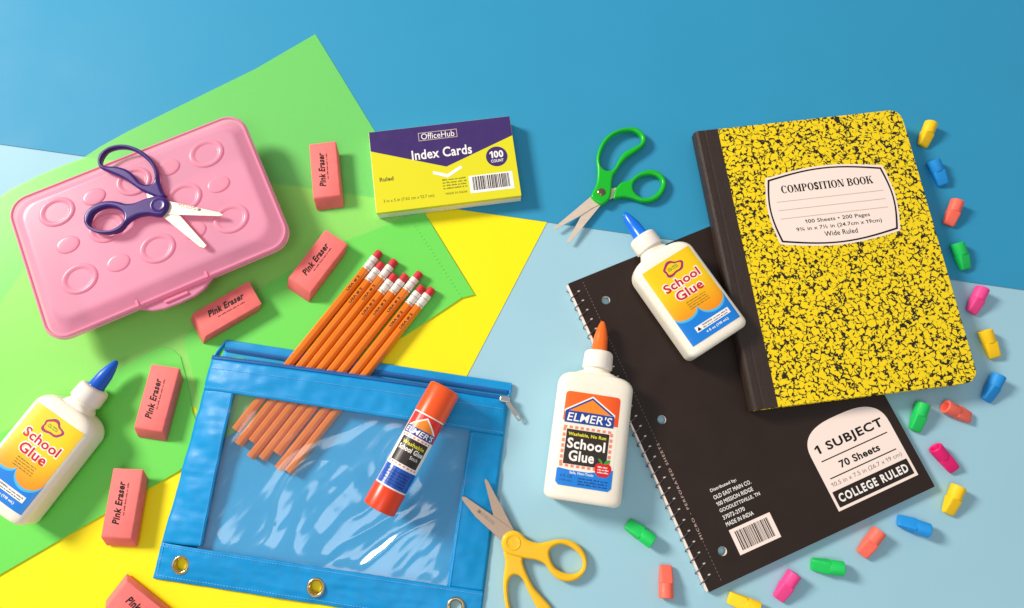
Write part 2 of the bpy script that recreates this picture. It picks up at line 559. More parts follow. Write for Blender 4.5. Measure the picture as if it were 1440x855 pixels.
def barcode(x0, x1, y0, y1, seed):
    rnd = random.Random(seed)
    parts = []
    x = x0
    while x < x1:
        w = rnd.choice((1, 1, 2, 3)) * (x1 - x0) / 95
        if x + w > x1:
            break
        parts.append(poly2d([(x, y0), (x + w, y0), (x + w, y1), (x, y1)]))
        x += w + rnd.choice((1, 1, 2, 2)) * (x1 - x0) / 95
    return merge2d(parts)


def serif_text(s, x0, x1, y0, y1):
    """Bold high-contrast serif capitals."""
    T, t, sf = 0.24, 0.07, 0.09
    R = lambda a, b, c, d: poly2d([(a, c), (b, c), (b, d), (a, d)])

    def stem(x, w=T, ov=sf):
        return [R(x, x + w, 0, 1), R(x - ov, x + w + ov, 0, t), R(x - ov, x + w + ov, 1 - t, 1)]

    def bowl(xa, xb, ya, yb):
        cy, ry = (ya + yb) / 2, (yb - ya) / 2
        o = [(xa, ya)] + [(xa + (xb - xa) * math.cos(a) ** 0.8 if math.cos(a) > 0 else xa, cy + ry * math.sin(a)) for a in (math.radians(-85 + 170 * k / 12) for k in range(13))] + [(xa, yb)]
        i = [(xa, ya + t)] + [(xa + (xb - xa - T) * math.cos(a) ** 0.8, cy + (ry - t) * math.sin(a)) for a in (math.radians(-85 + 170 * k / 12) for k in range(13))] + [(xa, yb - t)]
        q = []
        for k in range(len(o) - 1):
            q.append(poly2d([o[k], o[k + 1], i[k + 1], i[k]]))
        return q
    G = {
        'O': (0.92, [poly2d(circle(.46, .5, .46, .52, 28), [circle(.46, .5, .21, .45, 28)])]),
        'I': (0.42, stem(.09)),
        'T': (0.8, [R(.28, .52, 0, 1), R(.19, .61, 0, t), R(0, .8, 1 - t, 1), R(0, t, .7, 1), R(.8 - t, .8, .7, 1)]),
        'N': (0.98, stem(.09, .08) + [R(.81, .89, 0, 1), R(.72, .98, 1 - t, 1), poly2d([(.09, 1), (.36, 1), (.89, 0), (.62, 0)])]),
        'M': (1.12, [R(.1, .18, 0, 1), R(0, .3, 0, t), poly2d([(.05, 1), (.34, 1), (.64, .1), (.5, 0)]), poly2d([(.98, 1), (.9, 1), (.48, 0), (.56, 0)]), R(.8, 1.04, 0, 1), R(.71, 1.12, 0, t), R(.9, 1.12, 1 - t, 1)]),
        'P': (0.84, stem(.09) + bowl(.3, .82, .45, 1)),
        'B': (0.9, stem(.09) + bowl(.3, .82, .5, 1) + bowl(.3, .88, 0, .55)),
        'K': (1.0, stem(.09) + [poly2d([(.33, .42), (.42, .38), (.86, 1), (.74, 1)]), poly2d([(.46, .52), (.6, .66), (1.0, 0), (.7, 0)]), R(.6, 1.02, 0, t), R(.62, .95, 1 - t, 1)]),
        'C': (0.86, []), 'S': (0.7, []), ' ': (0.35, []),
    }
    o = circle(.46, .5, .46, .52, 36)
    i = circle(.48, .5, .23, .45, 36)
    ring = []
    for k in range(4, 32):
        ring.append(poly2d([o[k], o[k + 1], i[k + 1], i[k]]))
    G['C'] = (0.88, ring + [R(.76, .82, .62, 1)])
    G['S'] = (0.7, [text2d('S', 0.02, 0.68, -.02, 1.02, bold=0.04)])
    parts, x = [], 0.0
    for ch in s:
        w, g = G[ch]
        for v, f in g:
            parts.append(([(a + x, b) for a, b in v], f))
        x += w + 0.07
    v, f = merge2d(parts)
    return [(x0 + a / x * (x1 - x0), y0 + b * (y1 - y0)) for a, b in v], f


# ------------------------------------------------------------------ materials
M = {}
M['pale_blue'] = material('pale_blue_paper', (160, 204, 220), rough=0.62, spec=0.25, vary=0.012, vary_scale=0.15, bump=0.12, bump_scale=18)
M['deep_blue'] = material('deep_blue_paper', (50, 150, 192), rough=0.6, spec=0.25, vary=0.015, vary_scale=0.15, bump=0.12, bump_scale=18)
M['yellow_paper'] = material('yellow_paper', (255, 236, 12), rough=0.5, spec=0.3, vary=0.01, vary_scale=0.2, bump=0.08, bump_scale=16)
M['green_poly'] = translucent('green_folder_plastic', (150, 255, 150), 0.52, 0.12, rough=0.34, see=(255, 246, 200), bump=0.1, bump_scale=10)
M['green_pocket'] = translucent('green_pocket_plastic', (128, 240, 104), 0.2, 0.05, rough=0.34, see=(220, 245, 170), bump=0.1, bump_scale=10)
M['pink_poly'] = translucent('pink_box_plastic', (255, 190, 216), 0.36, 0.2, rough=0.28, see=(255, 205, 220), bump=0.06, bump_scale=4)
M['pink_base'] = translucent('pink_base_plastic', (255, 216, 232), 0.05, 0.15, rough=0.35, see=(255, 200, 220))
M['pink_rim'] = translucent('pink_rim_plastic', (255, 172, 206), 0.25, 0.22, rough=0.25, see=(255, 190, 212))
M['pink_ring'] = translucent('pink_ring_plastic', (255, 196, 218), 0.4, 0.2, rough=0.22, see=(255, 196, 216))
M['eraser_pink'] = material('pink_rubber', (246, 122, 118), rough=0.66, spec=0.25, vary=0.06, vary_scale=1.6, bump=0.25, bump_scale=14, sss=0.1)
M['ink'] = material('black_ink', (24, 18, 18), rough=0.5, spec=0.3)
M['grey_ink'] = material('grey_ink', (128, 116, 112), rough=0.5, spec=0.3)
M['pale_line'] = material('pale_brown_ink', (206, 178, 164), rough=0.6, spec=0.3)
M['white_ink'] = material('white_ink', (252, 246, 240), rough=0.45, spec=0.3)
M['olive_ink'] = material('olive_ink', (120, 112, 40), rough=0.5, spec=0.3)
M['purple_print'] = material('purple_print', (66, 44, 108), rough=0.28, spec=0.5, vary=0.02)
M['lime_print'] = material('lime_print', (230, 222, 34), rough=0.3, spec=0.5)
M['card_stack'] = material('card_edges', (240, 240, 228), rough=0.5, bump=0.6, bump_scale=3, stretch=(0.05, 0.05, 9), vary=0.05, vary_scale=2)
M['purple_plastic'] = material('purple_plastic', (60, 26, 116), rough=0.3, spec=0.5, bump=0.08, bump_scale=12)
M['purple_pad'] = material('purple_pad', (104, 58, 160), rough=0.38, bump=0.1, bump_scale=12)
M['green_plastic'] = material('green_plastic', (14, 186, 40), rough=0.3, bump=0.08, bump_scale=12)
M['yellow_plastic'] = material('yellow_plastic', (255, 196, 24), rough=0.32, bump=0.08, bump_scale=12, sss=0.1)
M['steel'] = material('brushed_steel', (236, 216, 196), rough=0.4, metal=0.35, vary=0.06, vary_scale=1.5, stretch=(1, 12, 1), bump=0.15, bump_scale=8)  # warm reflection on the blades is put into this base colour
M['dark_steel'] = material('reflection_toned_steel', (190, 165, 145), rough=0.42, metal=0.8, vary=0.06, vary_scale=1.5, bump=0.15, bump_scale=8)  # darker bronze tone paints the reflection on the yellow scissors' blades
M['screw'] = material('screw_steel', (150, 120, 100), rough=0.25, metal=0.9)
M['pencil_paint'] = material('orange_pencil_paint', (234, 122, 12), rough=0.24, coat=0.4, vary=0.02, vary_scale=1, bump=0.05, bump_scale=6)
M['pencil_wood'] = material('pencil_wood', (214, 160, 104), rough=0.7, vary=0.1, vary_scale=6)
M['lead'] = material('pencil_lead', (50, 48, 48), rough=0.4)
M['ferrule'] = material('white_ferrule', (242, 232, 222), rough=0.35, metal=0.15, vary=0.08, vary_scale=6)
M['ferrule_dark'] = material('ferrule_crimp', (166, 150, 140), rough=0.4, metal=0.4)
M['red_rubber'] = material('red_rubber', (216, 44, 58), rough=0.55, vary=0.05, vary_scale=5, bump=0.2, bump_scale=10)
M['gold_ink'] = material('brown_stamp', (74, 40, 14), rough=0.4)
M['nylon'] = material('blue_nylon', (0, 146, 212), rough=0.42, spec=0.35, vary=0.02, vary_scale=2, bump=0.35, bump_scale=16)
M['nylon_inside'] = material('blue_nylon_lining', (0, 164, 222), rough=0.6, vary=0.03, vary_scale=2, bump=0.3, bump_scale=16)
M['thread'] = material('blue_thread', (96, 190, 244), rough=0.6)
M['zip_tape'] = material('zipper_tape', (0, 96, 170), rough=0.6, bump=0.4, bump_scale=14)  # tape colour darkened to stand in for shade inside the zip opening
M['brass'] = material('grommet_brass', (206, 186, 146), rough=0.24, metal=0.95, vary=0.05, vary_scale=3)
M['chrome'] = material('zipper_metal', (220, 214, 208), rough=0.2, metal=0.95)
M['bottle'] = material('white_bottle_plastic', (255, 242, 224), rough=0.3, spec=0.5, sss=0.25, bump=0.05, bump_scale=4)
M['cap_white'] = material('white_cap_plastic', (250, 238, 226), rough=0.34, spec=0.5, sss=0.2)
M['orange_tip'] = material('orange_nozzle', (252, 112, 28), rough=0.3, sss=0.15)
M['blue_tip'] = material('blue_nozzle', (0, 112, 230), rough=0.26)
M['deep_blue_tip'] = material('dark_blue_nozzle', (6, 92, 206), rough=0.3)
M['orange_cap'] = material('orange_glue_stick_plastic', (250, 88, 30), rough=0.32, bump=0.05, bump_scale=6)
M['orange_base'] = material('red_orange_base', (240, 66, 22), rough=0.3)
M['red_print'] = material('red_print', (232, 48, 34), rough=0.35)
M['apple'] = material('apple_red', (222, 26, 34), rough=0.35)
M['leaf'] = material('leaf_green', (56, 158, 50), rough=0.4)
M['orange_print'] = material('orange_print', (248, 140, 36), rough=0.35)
M['navy_print'] = material('navy_print', (24, 66, 150), rough=0.35)
M['azure_print'] = material('azure_print', (18, 128, 222), rough=0.35)
M['cobalt_print'] = material('cobalt_print', (16, 84, 190), rough=0.3, coat=0.2)
M['dark_blue_ink'] = material('dark_blue_ink', (10, 52, 112), rough=0.4)
M['coral_print'] = material('coral_print', (240, 140, 112), rough=0.4)
M['board'] = material('blackboard_print', (46, 34, 28), rough=0.4)
M['yellow_ink'] = material('yellow_ink', (238, 226, 40), rough=0.4)
M['crimson'] = material('crimson_ink', (206, 20, 46), rough=0.35)
M['cyan_print'] = material('cyan_print', (70, 186, 236), rough=0.35)
M['violet_ink'] = material('violet_ink', (92, 62, 150), rough=0.4)
M['cover_black'] = material('black_notebook_cover', (43, 29, 23), rough=0.42, spec=0.35, vary=0.05, vary_scale=0.4, bump=0.12, bump_scale=12)
M['paper_edge'] = material('page_edges', (236, 228, 222), rough=0.7, bump=0.8, bump_scale=3, stretch=(0.05, 0.05, 12), vary=0.08, vary_scale=2)
M['wire'] = material('coil_wire', (120, 116, 120), rough=0.28, metal=0.85)
M['cloth_spine'] = material('black_cloth_spine', (54, 40, 34), rough=0.45, spec=0.4, vary=0.12, vary_scale=2, stretch=(6, 0.5, 1), bump=0.5, bump_scale=8)
M['label_paper'] = material('label_paper', (255, 234, 222), rough=0.5)
M['school_yellow'] = gradient('school_label_print', (246, 140, 12), (255, 208, 10), 1, 2.4, 5.4)
M['elmer_red'] = gradient('bottle_label_red', (248, 104, 24), (228, 40, 32), 0, 0.3, 3.8)
for k, c in (('yellow', (255, 204, 22)), ('blue', (30, 146, 222)), ('coral', (255, 112, 92)), ('green', (26, 200, 92)), ('pink', (252, 74, 148)), ('magenta', (236, 28, 116))):
    M['rubber_' + k] = material(k + '_rubber', c, rough=0.5, spec=0.35, vary=0.03, vary_scale=2, bump=0.2, bump_scale=12, sss=0.12)


def clear_film():
    m = bpy.data.materials.new('clear_vinyl')
    m.use_nodes = True
    nt = m.node_tree
    nt.nodes.remove(nt.nodes['Principled BSDF'])
    out = nt.nodes['Material Output']
    tp = node(nt, 'ShaderNodeBsdfTransparent')
    tp.inputs[0].default_value = (0.97, 0.99, 1.0, 1)
    gl = node(nt, 'ShaderNodeBsdfGlossy')
    gl.inputs['Roughness'].default_value = 0.16
    df = node(nt, 'ShaderNodeBsdfDiffuse')
    df.inputs[0].default_value = (0.85, 0.9, 0.95, 1)
    lw = node(nt, 'ShaderNodeLayerWeight')
    lw.inputs[0].default_value = 0.35
    fr = node(nt, 'ShaderNodeMapRange')
    fr.inputs[3].default_value = 0.085
    fr.inputs[4].default_value = 0.35
    nt.links.new(lw.outputs['Facing'], fr.inputs[0])
    a = node(nt, 'ShaderNodeMixShader')
    a.inputs[0].default_value = 0.035
    b = node(nt, 'ShaderNodeMixShader')
    nt.links.new(tp.outputs[0], a.inputs[1])
    nt.links.new(df.outputs[0], a.inputs[2])
    nt.links.new(fr.outputs[0], b.inputs[0])
    nt.links.new(a.outputs[0], b.inputs[1])
    nt.links.new(gl.outputs[0], b.inputs[2])
    nt.links.new(b.outputs[0], out.inputs[0])
    return m


M['film'] = clear_film()


def marble():
    """Printed marbled pattern of the composition book."""
    m = material('yellow_marbled_cover', (255, 216, 0), rough=0.3, coat=0.15)
    nt = m.node_tree
    tc = node(nt, 'ShaderNodeTexCoord')
    nz = node(nt, 'ShaderNodeTexNoise')
    nz.inputs['Scale'].default_value = 210
    nz.inputs['Detail'].default_value = 3
    nt.links.new(tc.outputs['Object'], nz.inputs['Vector'])
    sub = node(nt, 'ShaderNodeVectorMath', operation='SUBTRACT')
    sub.inputs[1].default_value = (0.5, 0.5, 0.5)
    nt.links.new(nz.outputs['Color'], sub.inputs[0])
    sc = node(nt, 'ShaderNodeVectorMath', operation='SCALE')
    sc.inputs['Scale'].default_value = 0.0085
    nt.links.new(sub.outputs[0], sc.inputs[0])
    add = node(nt, 'ShaderNodeVectorMath', operation='ADD')
    nt.links.new(tc.outputs['Object'], add.inputs[0])
    nt.links.new(sc.outputs[0], add.inputs[1])
    vo = node(nt, 'ShaderNodeTexVoronoi', feature='DISTANCE_TO_EDGE')
    vo.inputs['Scale'].default_value = 188
    nt.links.new(add.outputs[0], vo.inputs['Vector'])
    n2 = node(nt, 'ShaderNodeTexNoise')
    n2.inputs['Scale'].default_value = 340
    n2.inputs['Detail'].default_value = 2
    nt.links.new(tc.outputs['Object'], n2.inputs['Vector'])
    thr = node(nt, 'ShaderNodeMapRange')
    thr.inputs[1].default_value = 0.38
    thr.inputs[2].default_value = 0.68
    thr.inputs[3].default_value = 0.0
    thr.inputs[4].default_value = 0.17
    nt.links.new(n2.outputs[0], thr.inputs[0])
    d = node(nt, 'ShaderNodeMath', operation='SUBTRACT')
    nt.links.new(vo.outputs['Distance'], d.inputs[0])
    nt.links.new(thr.outputs[0], d.inputs[1])
    st = node(nt, 'ShaderNodeMapRange')
    st.inputs[1].default_value = -0.015
    st.inputs[2].default_value = 0.015
    nt.links.new(d.outputs[0], st.inputs[0])
    mx = node(nt, 'ShaderNodeMix', data_type='RGBA')
    mx.inputs[6].default_value = lin(34, 24, 16)
    mx.inputs[7].default_value = lin(252, 218, 0)
    nt.links.new(st.outputs[0], mx.inputs[0])
    nt.links.new(mx.outputs[2], nt.nodes['Principled BSDF'].inputs['Base Color'])
    return m


M['marble'] = marble()

# ================================================================== the setting
tbl = mesh('backdrop', [(-130, -90, 0), (130, -90, 0), (130, 110, 0), (-130, 110, 0)], [(0, 1, 2, 3)], M['pale_blue'])
tbl['kind'] = 'structure'


def sheet(name, pts, z, t, mat, parent=None, holes=()):
    return slab(pts, holes, z, z + t, geo=None).build(name, mat, parent)


# big yellow sheet: two long parallel sides, 38 cm apart
d = Vector((-0.451, -0.893))
pr, pl = Vector(PTS['yellow'][0]), Vector(PTS['yellow'][4])
yo = sheet('yellow_sheet', [tuple(pr - d * 14), tuple(pl - d * 14), tuple(pl + d * 52), tuple(pr + d * 52)], 0.012, 0.03, M['yellow_paper'])
tag(yo, 'smooth yellow paper sheet lying under the green folder and the pouch', 'paper')
# deep blue sheet over it, its lower edge running the width of the table
(ax, ay), (bx, by) = PTS['blue_paper_edge']
k = (by - ay) / (bx - ax)
bo = sheet('blue_sheet', [(-100, ay + k * (-100 - ax)), (100, ay + k * (100 - ax)), (100, 100), (-100, 100)], 0.048, 0.03, M['deep_blue'])
tag(bo, 'deep blue paper sheet covering the far half of the table', 'paper')

# green plastic folder, opened out
fold = thing('plastic_folder', 'translucent bright green plastic folder lying open under the pencil box', 'folder', (0, 0, 0.085))
R_, L_ = PTS['green_right'], PTS['green_left']
outline = [L_[1], L_[2], L_[3], L_[4], L_[5], L_[6], L_[7], L_[8], L_[9], R_[4], R_[3], R_[2], R_[1], R_[0], R_[11], R_[10], R_[9], R_[8]]
hole = circle(*PTS['folder_hole'][0], 0.38, n=20)
sheet('panel', outline, 0.0, 0.045, M['green_poly'], fold, [hole])
sheet('pocket', PTS['pocket_left'], 0.05, 0.04, M['green_pocket'], fold)
sheet('pocket', PTS['pocket_right'], 0.05, 0.04, M['green_pocket'], fold)
g = Geo()
(sx, sy), (ex, ey) = PTS['seam']
for i in range(24):
    a = Vector((sx + (ex - sx) * i / 23, sy + (ey - sy) * i / 23))
    u = Vector((-(ey - sy), ex - sx)).normalized() * 0.09
    g.tube([(a.x - u.x, a.y - u.y, 0.09), (a.x + u.x, a.y + u.y, 0.09)], 0.03, 6)
o = g.build('weld_seam', M['green_pocket'], fold, True)
o['kind'] = 'stuff'


# ================================================================== pink pencil box
def pencil_box():
    q = PTS['pinkbox']
    c = sum((Vector(p) for p in q), Vector((0, 0))) / 4
    th = 0.5 * (math.atan2(q[1][1] - q[0][1], q[1][0] - q[0][0]) + math.atan2(q[2][1] - q[3][1], q[2][0] - q[3][0]))
    t = thing('pencil_box', 'translucent pink plastic pencil box with embossed rings on its lid', 'pencil box', (c.x, c.y, 0.18), th)
    hw, hh = 10.3, 6.68
    Z0, Z1 = 2.85, 3.5     # rim and flat top of the lid

    def ring(dx, dy, r, z):
        return [(x, y, z) for x, y in rounded(-hw + dx, hw - dx, -hh + dy, hh - dy, r, 8)]
    # open-topped base
    g = Geo()
    g.loft([ring(1.9, 1.8, 1.2, 0), ring(1.6, 1.5, 1.4, .2), ring(.7, .65, 1.6, Z0 - .6), ring(.3, .3, 1.6, Z0 - .55), ring(.3, .3, 1.6, Z0 - .4), ring(.85, .8, 1.5, Z0 - .4), ring(1.75, 1.65, 1.4, .35)], (True, True))
    g.build('base', M['pink_base'], t, True)
    # lid: skirt, rim, sloped shoulder, flat top
    g = Geo()
    g.loft([ring(.12, .12, 1.7, Z0 - .5), ring(0, 0, 1.75, Z0 - .45), ring(0, 0, 1.75, Z0 - .1), ring(.08, .08, 1.7, Z0), ring(.36, .36, 1.6, Z0 + .02), ring(.44, .44, 1.6, Z0 + .08), ring(.95, 1.0, 1.5, Z1 - .22), ring(1.1, 1.18, 1.5, Z1 - .08), ring(1.3, 1.4, 1.45, Z1 - .01), ring(1.5, 1.6, 1.4, Z1)], (False, True))
    lid = g.build('lid', M['pink_poly'], t, True)
    g = Geo()   # raised bead running round the rim
    path = rounded(-hw + .2, hw - .2, -hh + .2, hh - .2, 1.6, 8)
    g.loft([[(x, y, z) for x, y in offset_loop(path, dd)] for dd, z in ((-.1, Z0 - .03), (-.07, Z0 + .07), (0, Z0 + .11), (.07, Z0 + .07), (.1, Z0))], (False, False))
    g.build('rim_bead', M['pink_rim'], lid, True)
    inv = Matrix.Rotation(-th, 2)
    for i, p in enumerate(PTS['rings']):
        v = inv @ (Vector(p) - c)
        g = Geo()
        prof = [(s, Z1 + d) for s, d in ((1.0, -.01), (.97, .06), (.9, .11), (.8, .11), (.7, .06), (.66, .01), (.62, .005))]
        g.loft([[(x, y, z) for x, y in circle(v.x, v.y, 1.5 * s, 1.28 * s, 36)] for s, z in prof], (False, False))
        g.build('ring', M['pink_ring'], lid, True)
    for i, p in enumerate(PTS['ovals']):
        v = inv @ (Vector(p) - c)
        g = Geo()
        prof = [(s, Z1 + d) for s, d in ((1.0, -.01), (.96, .05), (.88, .08), (.7, .09), (.3, .095))]
        g.loft([[(x, y, z) for x, y in circle(v.x, v.y, .98 * s, .74 * s, 30)] for s, z in prof], (False, True))
        g.build('oval', M['pink_ring'], lid, True)
    # latch tongue in the middle of the near side
    out = [(-3.6, -hh + .3), (-3.0, -hh - .05), (-2.2, -hh - .55), (-1.3, -hh - .8), (0, -hh - .86), (1.3, -hh - .8), (2.2, -hh - .55), (3.0, -hh - .05), (3.6, -hh + .3)]
    g = slab(out, (), Z0 - .6, Z0 - .28, 0.12)
    lt = g.build('latch', M['pink_rim'], t, True)
    g = Geo()
    slab(rounded(-1.0, 1.0, -hh - .45, -hh - .2, .1), (), Z0 - .3, Z0 - .1, 0.05, geo=g)
    g.build('latch_catch', M['pink_rim'], lt, True)
    for s in (-1, 1):
        g = Geo()
        slab(rounded(s * 2.9 - .12, s * 2.9 + .12, -hh + .05, -hh + .95, .08), (), Z0 - .04, Z0 + .2, 0.05, geo=g)
        g.build('hinge_rib', M['pink_rim'], lid, True)
    return t


pencil_box()


# ================================================================== scissors
def scissors(name, label, key, z, plastic, pad, steel, order, tilt=0.0, thick=0.75, screw=None, printed=None):
    pv = Vector(PTS[key + '_pivot'][0])
    t = thing(name, label, 'scissors', (pv.x, pv.y, z))
    if tilt:
        bl = sum((Vector(p) for p in PTS[key + '_blade_a']), Vector((0, 0))) / len(PTS[key + '_blade_a']) - pv
        ax = Vector((-bl.y, bl.x, 0)).normalized()
        t.rotation_mode = 'QUATERNION'
        from mathutils import Quaternion
        t.rotation_quaternion = Quaternion(ax, -tilt)
    loc = lambda n: [(x - pv.x, y - pv.y) for x, y in PTS[n]]
    lo, hi = (0.0, thick * 0.82), (thick * 0.12, thick)
    for part, (a, b) in zip(order, (lo, hi)):
        g = slab(smooth_loop(loc(key + '_' + part)), [smooth_loop(loc(key + '_' + part + '_hole'))], a, b, 0.21, 5)
        g.build('handle', plastic, t, True)
    zb = thick * 0.44
    for i, part in enumerate(('blade_a', 'blade_b')):
        k = 0.07 if i == 0 else 0.0
        if order[1] == 'lower' and key == 'pu':
            k = 0.07 if part == 'blade_a' else 0.0
        g = slab(loc(key + '_' + part), (), zb + k, zb + k + 0.06, 0.015, 1)
        bl = g.build('blade', steel, t)
        if printed and part == printed[0]:
            (ax_, ay_), (bx_, by_) = loc(key + '_print')
            ang = math.atan2(by_ - ay_, bx_ - ax_)
            w = math.hypot(bx_ - ax_, by_ - ay_)
            vf = merge2d([fake_lines(0, w, (0.0, 0.14), 0.1, 4), poly2d(circle(w * printed[1], 0.1, 0.13, n=14))])
            vf = ([(ax_ + x * math.cos(ang) - y * math.sin(ang), ay_ + x * math.sin(ang) + y * math.cos(ang)) for x, y in vf[0]], vf[1])
            ink('lettering', vf, M['grey_ink'], bl, zb + k + 0.065)
    if screw:
        g = Geo()
        prof = ((.34, thick - .02), (.34, thick + .05), (.27, thick + .1), (.1, thick + .12))
        g.loft([[(x, y, zz) for x, y in circle(0, 0, r, n=24)] for r, zz in prof])
        s = g.build('screw', M['screw'], t, True)
    else:
        g = Geo()   # moulded round boss over the pivot
        prof = ((.62, thick - .03), (.6, thick + .03), (.54, thick + .045), (.5, thick + .02), (.3, thick + .018))
        g.loft([[(x, y, zz) for x, y in circle(0, 0, r, n=32)] for r, zz in prof])
        g.build('pivot_boss', plastic, t, True)
    return t


scissors('scissors', 'purple handled scissors, blades open, lying on the pink pencil box', 'pu', 3.8, M['purple_plastic'], M['purple_pad'], M['steel'], ('upper', 'lower'), printed=('blade_a', .95))
scissors('scissors', 'green handled scissors with a round screw, blades open on the blue paper', 'gr', 0.1, M['green_plastic'], M['green_plastic'], M['steel'], ('lower', 'upper'), screw=True)
scissors('scissors', 'yellow handled scissors with blade tips resting on the blue pouch', 'ye', 0.22, M['yellow_plastic'], M['yellow_plastic'], M['dark_steel'], ('lower', 'upper'), tilt=0.05, printed=('blade_a', .1))


# ================================================================== pink block erasers
def eraser(i, near, far, label):
    a, b = Vector(near), Vector(far)
    d = (b - a).normalized()
    th = math.atan2(d.y, d.x)
    mid = (a + b) / 2
    t = thing('block_eraser', label, 'eraser', (mid.x, mid.y, 0.18), th, 'pink block erasers')
    L, w, h, sk = 5.2, 1.19, 1.15, 0.75
    rx = random.Random(i).uniform(-.03, .03)
    # slanted block: near end slopes out, far end is undercut
    g = Geo()
    rings = []
    r = 0.11
    for z, ins in ((0, r * .8), (r * .3, r * .25), (r, 0), (h - r, 0), (h - r * .3, r * .25), (h, r * .8)):
        s = sk * (1 - z / h)
        rings.append([(x - s, y, z) for x, y in rounded(-L / 2 + ins, L / 2 + rx - ins, -w + ins, w - ins, .07, 2)])
    g.loft(rings)
    body = g.build('body', M['eraser_pink'], t, True)
    jx, jy = random.Random(i + 40).uniform(-.15, .15), random.Random(i + 60).uniform(-.08, .08)
    ink('lettering', rot2d(merge2d([text2d('Pink Eraser', -1.62 + jx, 1.62 + jx, -.02 + jy, .56 + jy, bold=0.04, shear=0.25), fake_lines(-.95, 1.5, (-.3,), .13, 3)]), random.Random(i + 80).uniform(-.03, .03)), M['ink'], body, h + 0.006)
    return t


for i, ((n, f), l) in enumerate(zip(PTS['erasers'], (
        'pink block eraser standing upright beside the index cards on green folder',
        'pink block eraser lying slanted just left of the pencils\' red ends',
        'pink block eraser lying nearly level below the latch of the pencil box',
        'pink block eraser on green plastic between the blue capped glue and the pouch',
        'pink block eraser overlapping the green folder edge onto yellow paper',
        'pink block eraser cut off by the picture\'s bottom edge on yellow paper'))):
    eraser(i, n, f, l)


# ================================================================== index cards
IDX = PTS['index']


def index_cards():
    W, H, T = 12.58, 7.68, 1.25
    t = thing('index_card_pack', 'purple and lime wrapped pack of index cards', 'index cards', (IDX[0], IDX[1], 0.135), 0.1326)
    x0, y1 = -W / 2, H / 2
    g = Geo()
    slab(rounded(-W / 2, W / 2, -H / 2, H / 2, .05, 2), (), 0, T - .02, 0.03, 2, geo=g)
    g.build('card_stack', M['card_stack'], t)
    g = Geo()
    slab(rounded(-W / 2 - .02, W / 2 + .02, -H / 2 - .02, H / 2 + .02, .08, 3), (), T - .4, T + .07, 0.025, 2, geo=g)
    top = g.build('wrapper', M['lime_print'], t)
    z = T + .074
    P = lambda l: [(x0 + a, y1 - b) for a, b in l]
    ink('purple_flap', poly2d(P([(.0, .0), (W, .0), (W, 1.9), (6.45, 4.15), (0, 1.85)])), M['purple_print'], top, z)
    dark = Geo()
    z2 = z + .006

    def tx(s, a, b, c, d, m, **kw):
        return ink('lettering', text2d(s, x0 + a, x0 + b, y1 - d, y1 - c, **kw), m, top, z2)
    tx('Index Cards', 3.55, 8.85, 2.25, 3.2, M['white_ink'], bold=0.018)
    fr = poly2d(P([(4.3, .62), (7.75, .62), (7.75, 1.42), (4.3, 1.42)]), [P([(4.36, .68), (7.69, .68), (7.69, 1.36), (4.36, 1.36)])])
    ink('logo_frame', fr, M['pale_line'], top, z2)
    tx('OfficeHub', 4.55, 7.5, .72, 1.3, M['white_ink'], bold=0.0)
    ink('chevron', poly2d(P([(5.25, 4.42), (6.45, 4.86), (7.7, 4.2), (7.82, 4.45), (6.45, 5.2), (5.2, 4.7)])), M['white_ink'], top, z2)
    ink('count_badge', poly2d(circle(x0 + 10.95, y1 - 3.75, .95, n=40)), M['purple_print'], top, z)
    tx('100', 10.35, 11.55, 3.2, 3.88, M['white_ink'], bold=0.035)
    tx('COUNT', 10.4, 11.5, 4.02, 4.3, M['white_ink'], bold=0.02)
    tx('Ruled', .55, 1.75, 4.45, 4.85, M['olive_ink'], bold=0.03)
    tx('3 in x 5 in (7.62 cm x 12.7 cm)', .7, 5.1, 6.55, 6.92, M['olive_ink'])
    ink('small_print', fake_lines(x0 + 5.95, x0 + 8.05, [y1 - q for q in (5.45, 5.72, 5.99, 6.26)], .14, 5), M['olive_ink'], top, z2)
    tx('MADE IN INDIA', 6.1, 8.0, 6.6, 6.8, M['olive_ink'])
    ink('barcode_ground', poly2d(P([(8.25, 5.3), (12.1, 5.3), (12.1, 6.95), (8.25, 6.95)])), M['white_ink'], top, z2)
    ink('barcode', barcode(x0 + 8.55, x0 + 11.8, y1 - 6.7, y1 - 5.42, 3), M['ink'], top, z2 + .005)


index_cards()


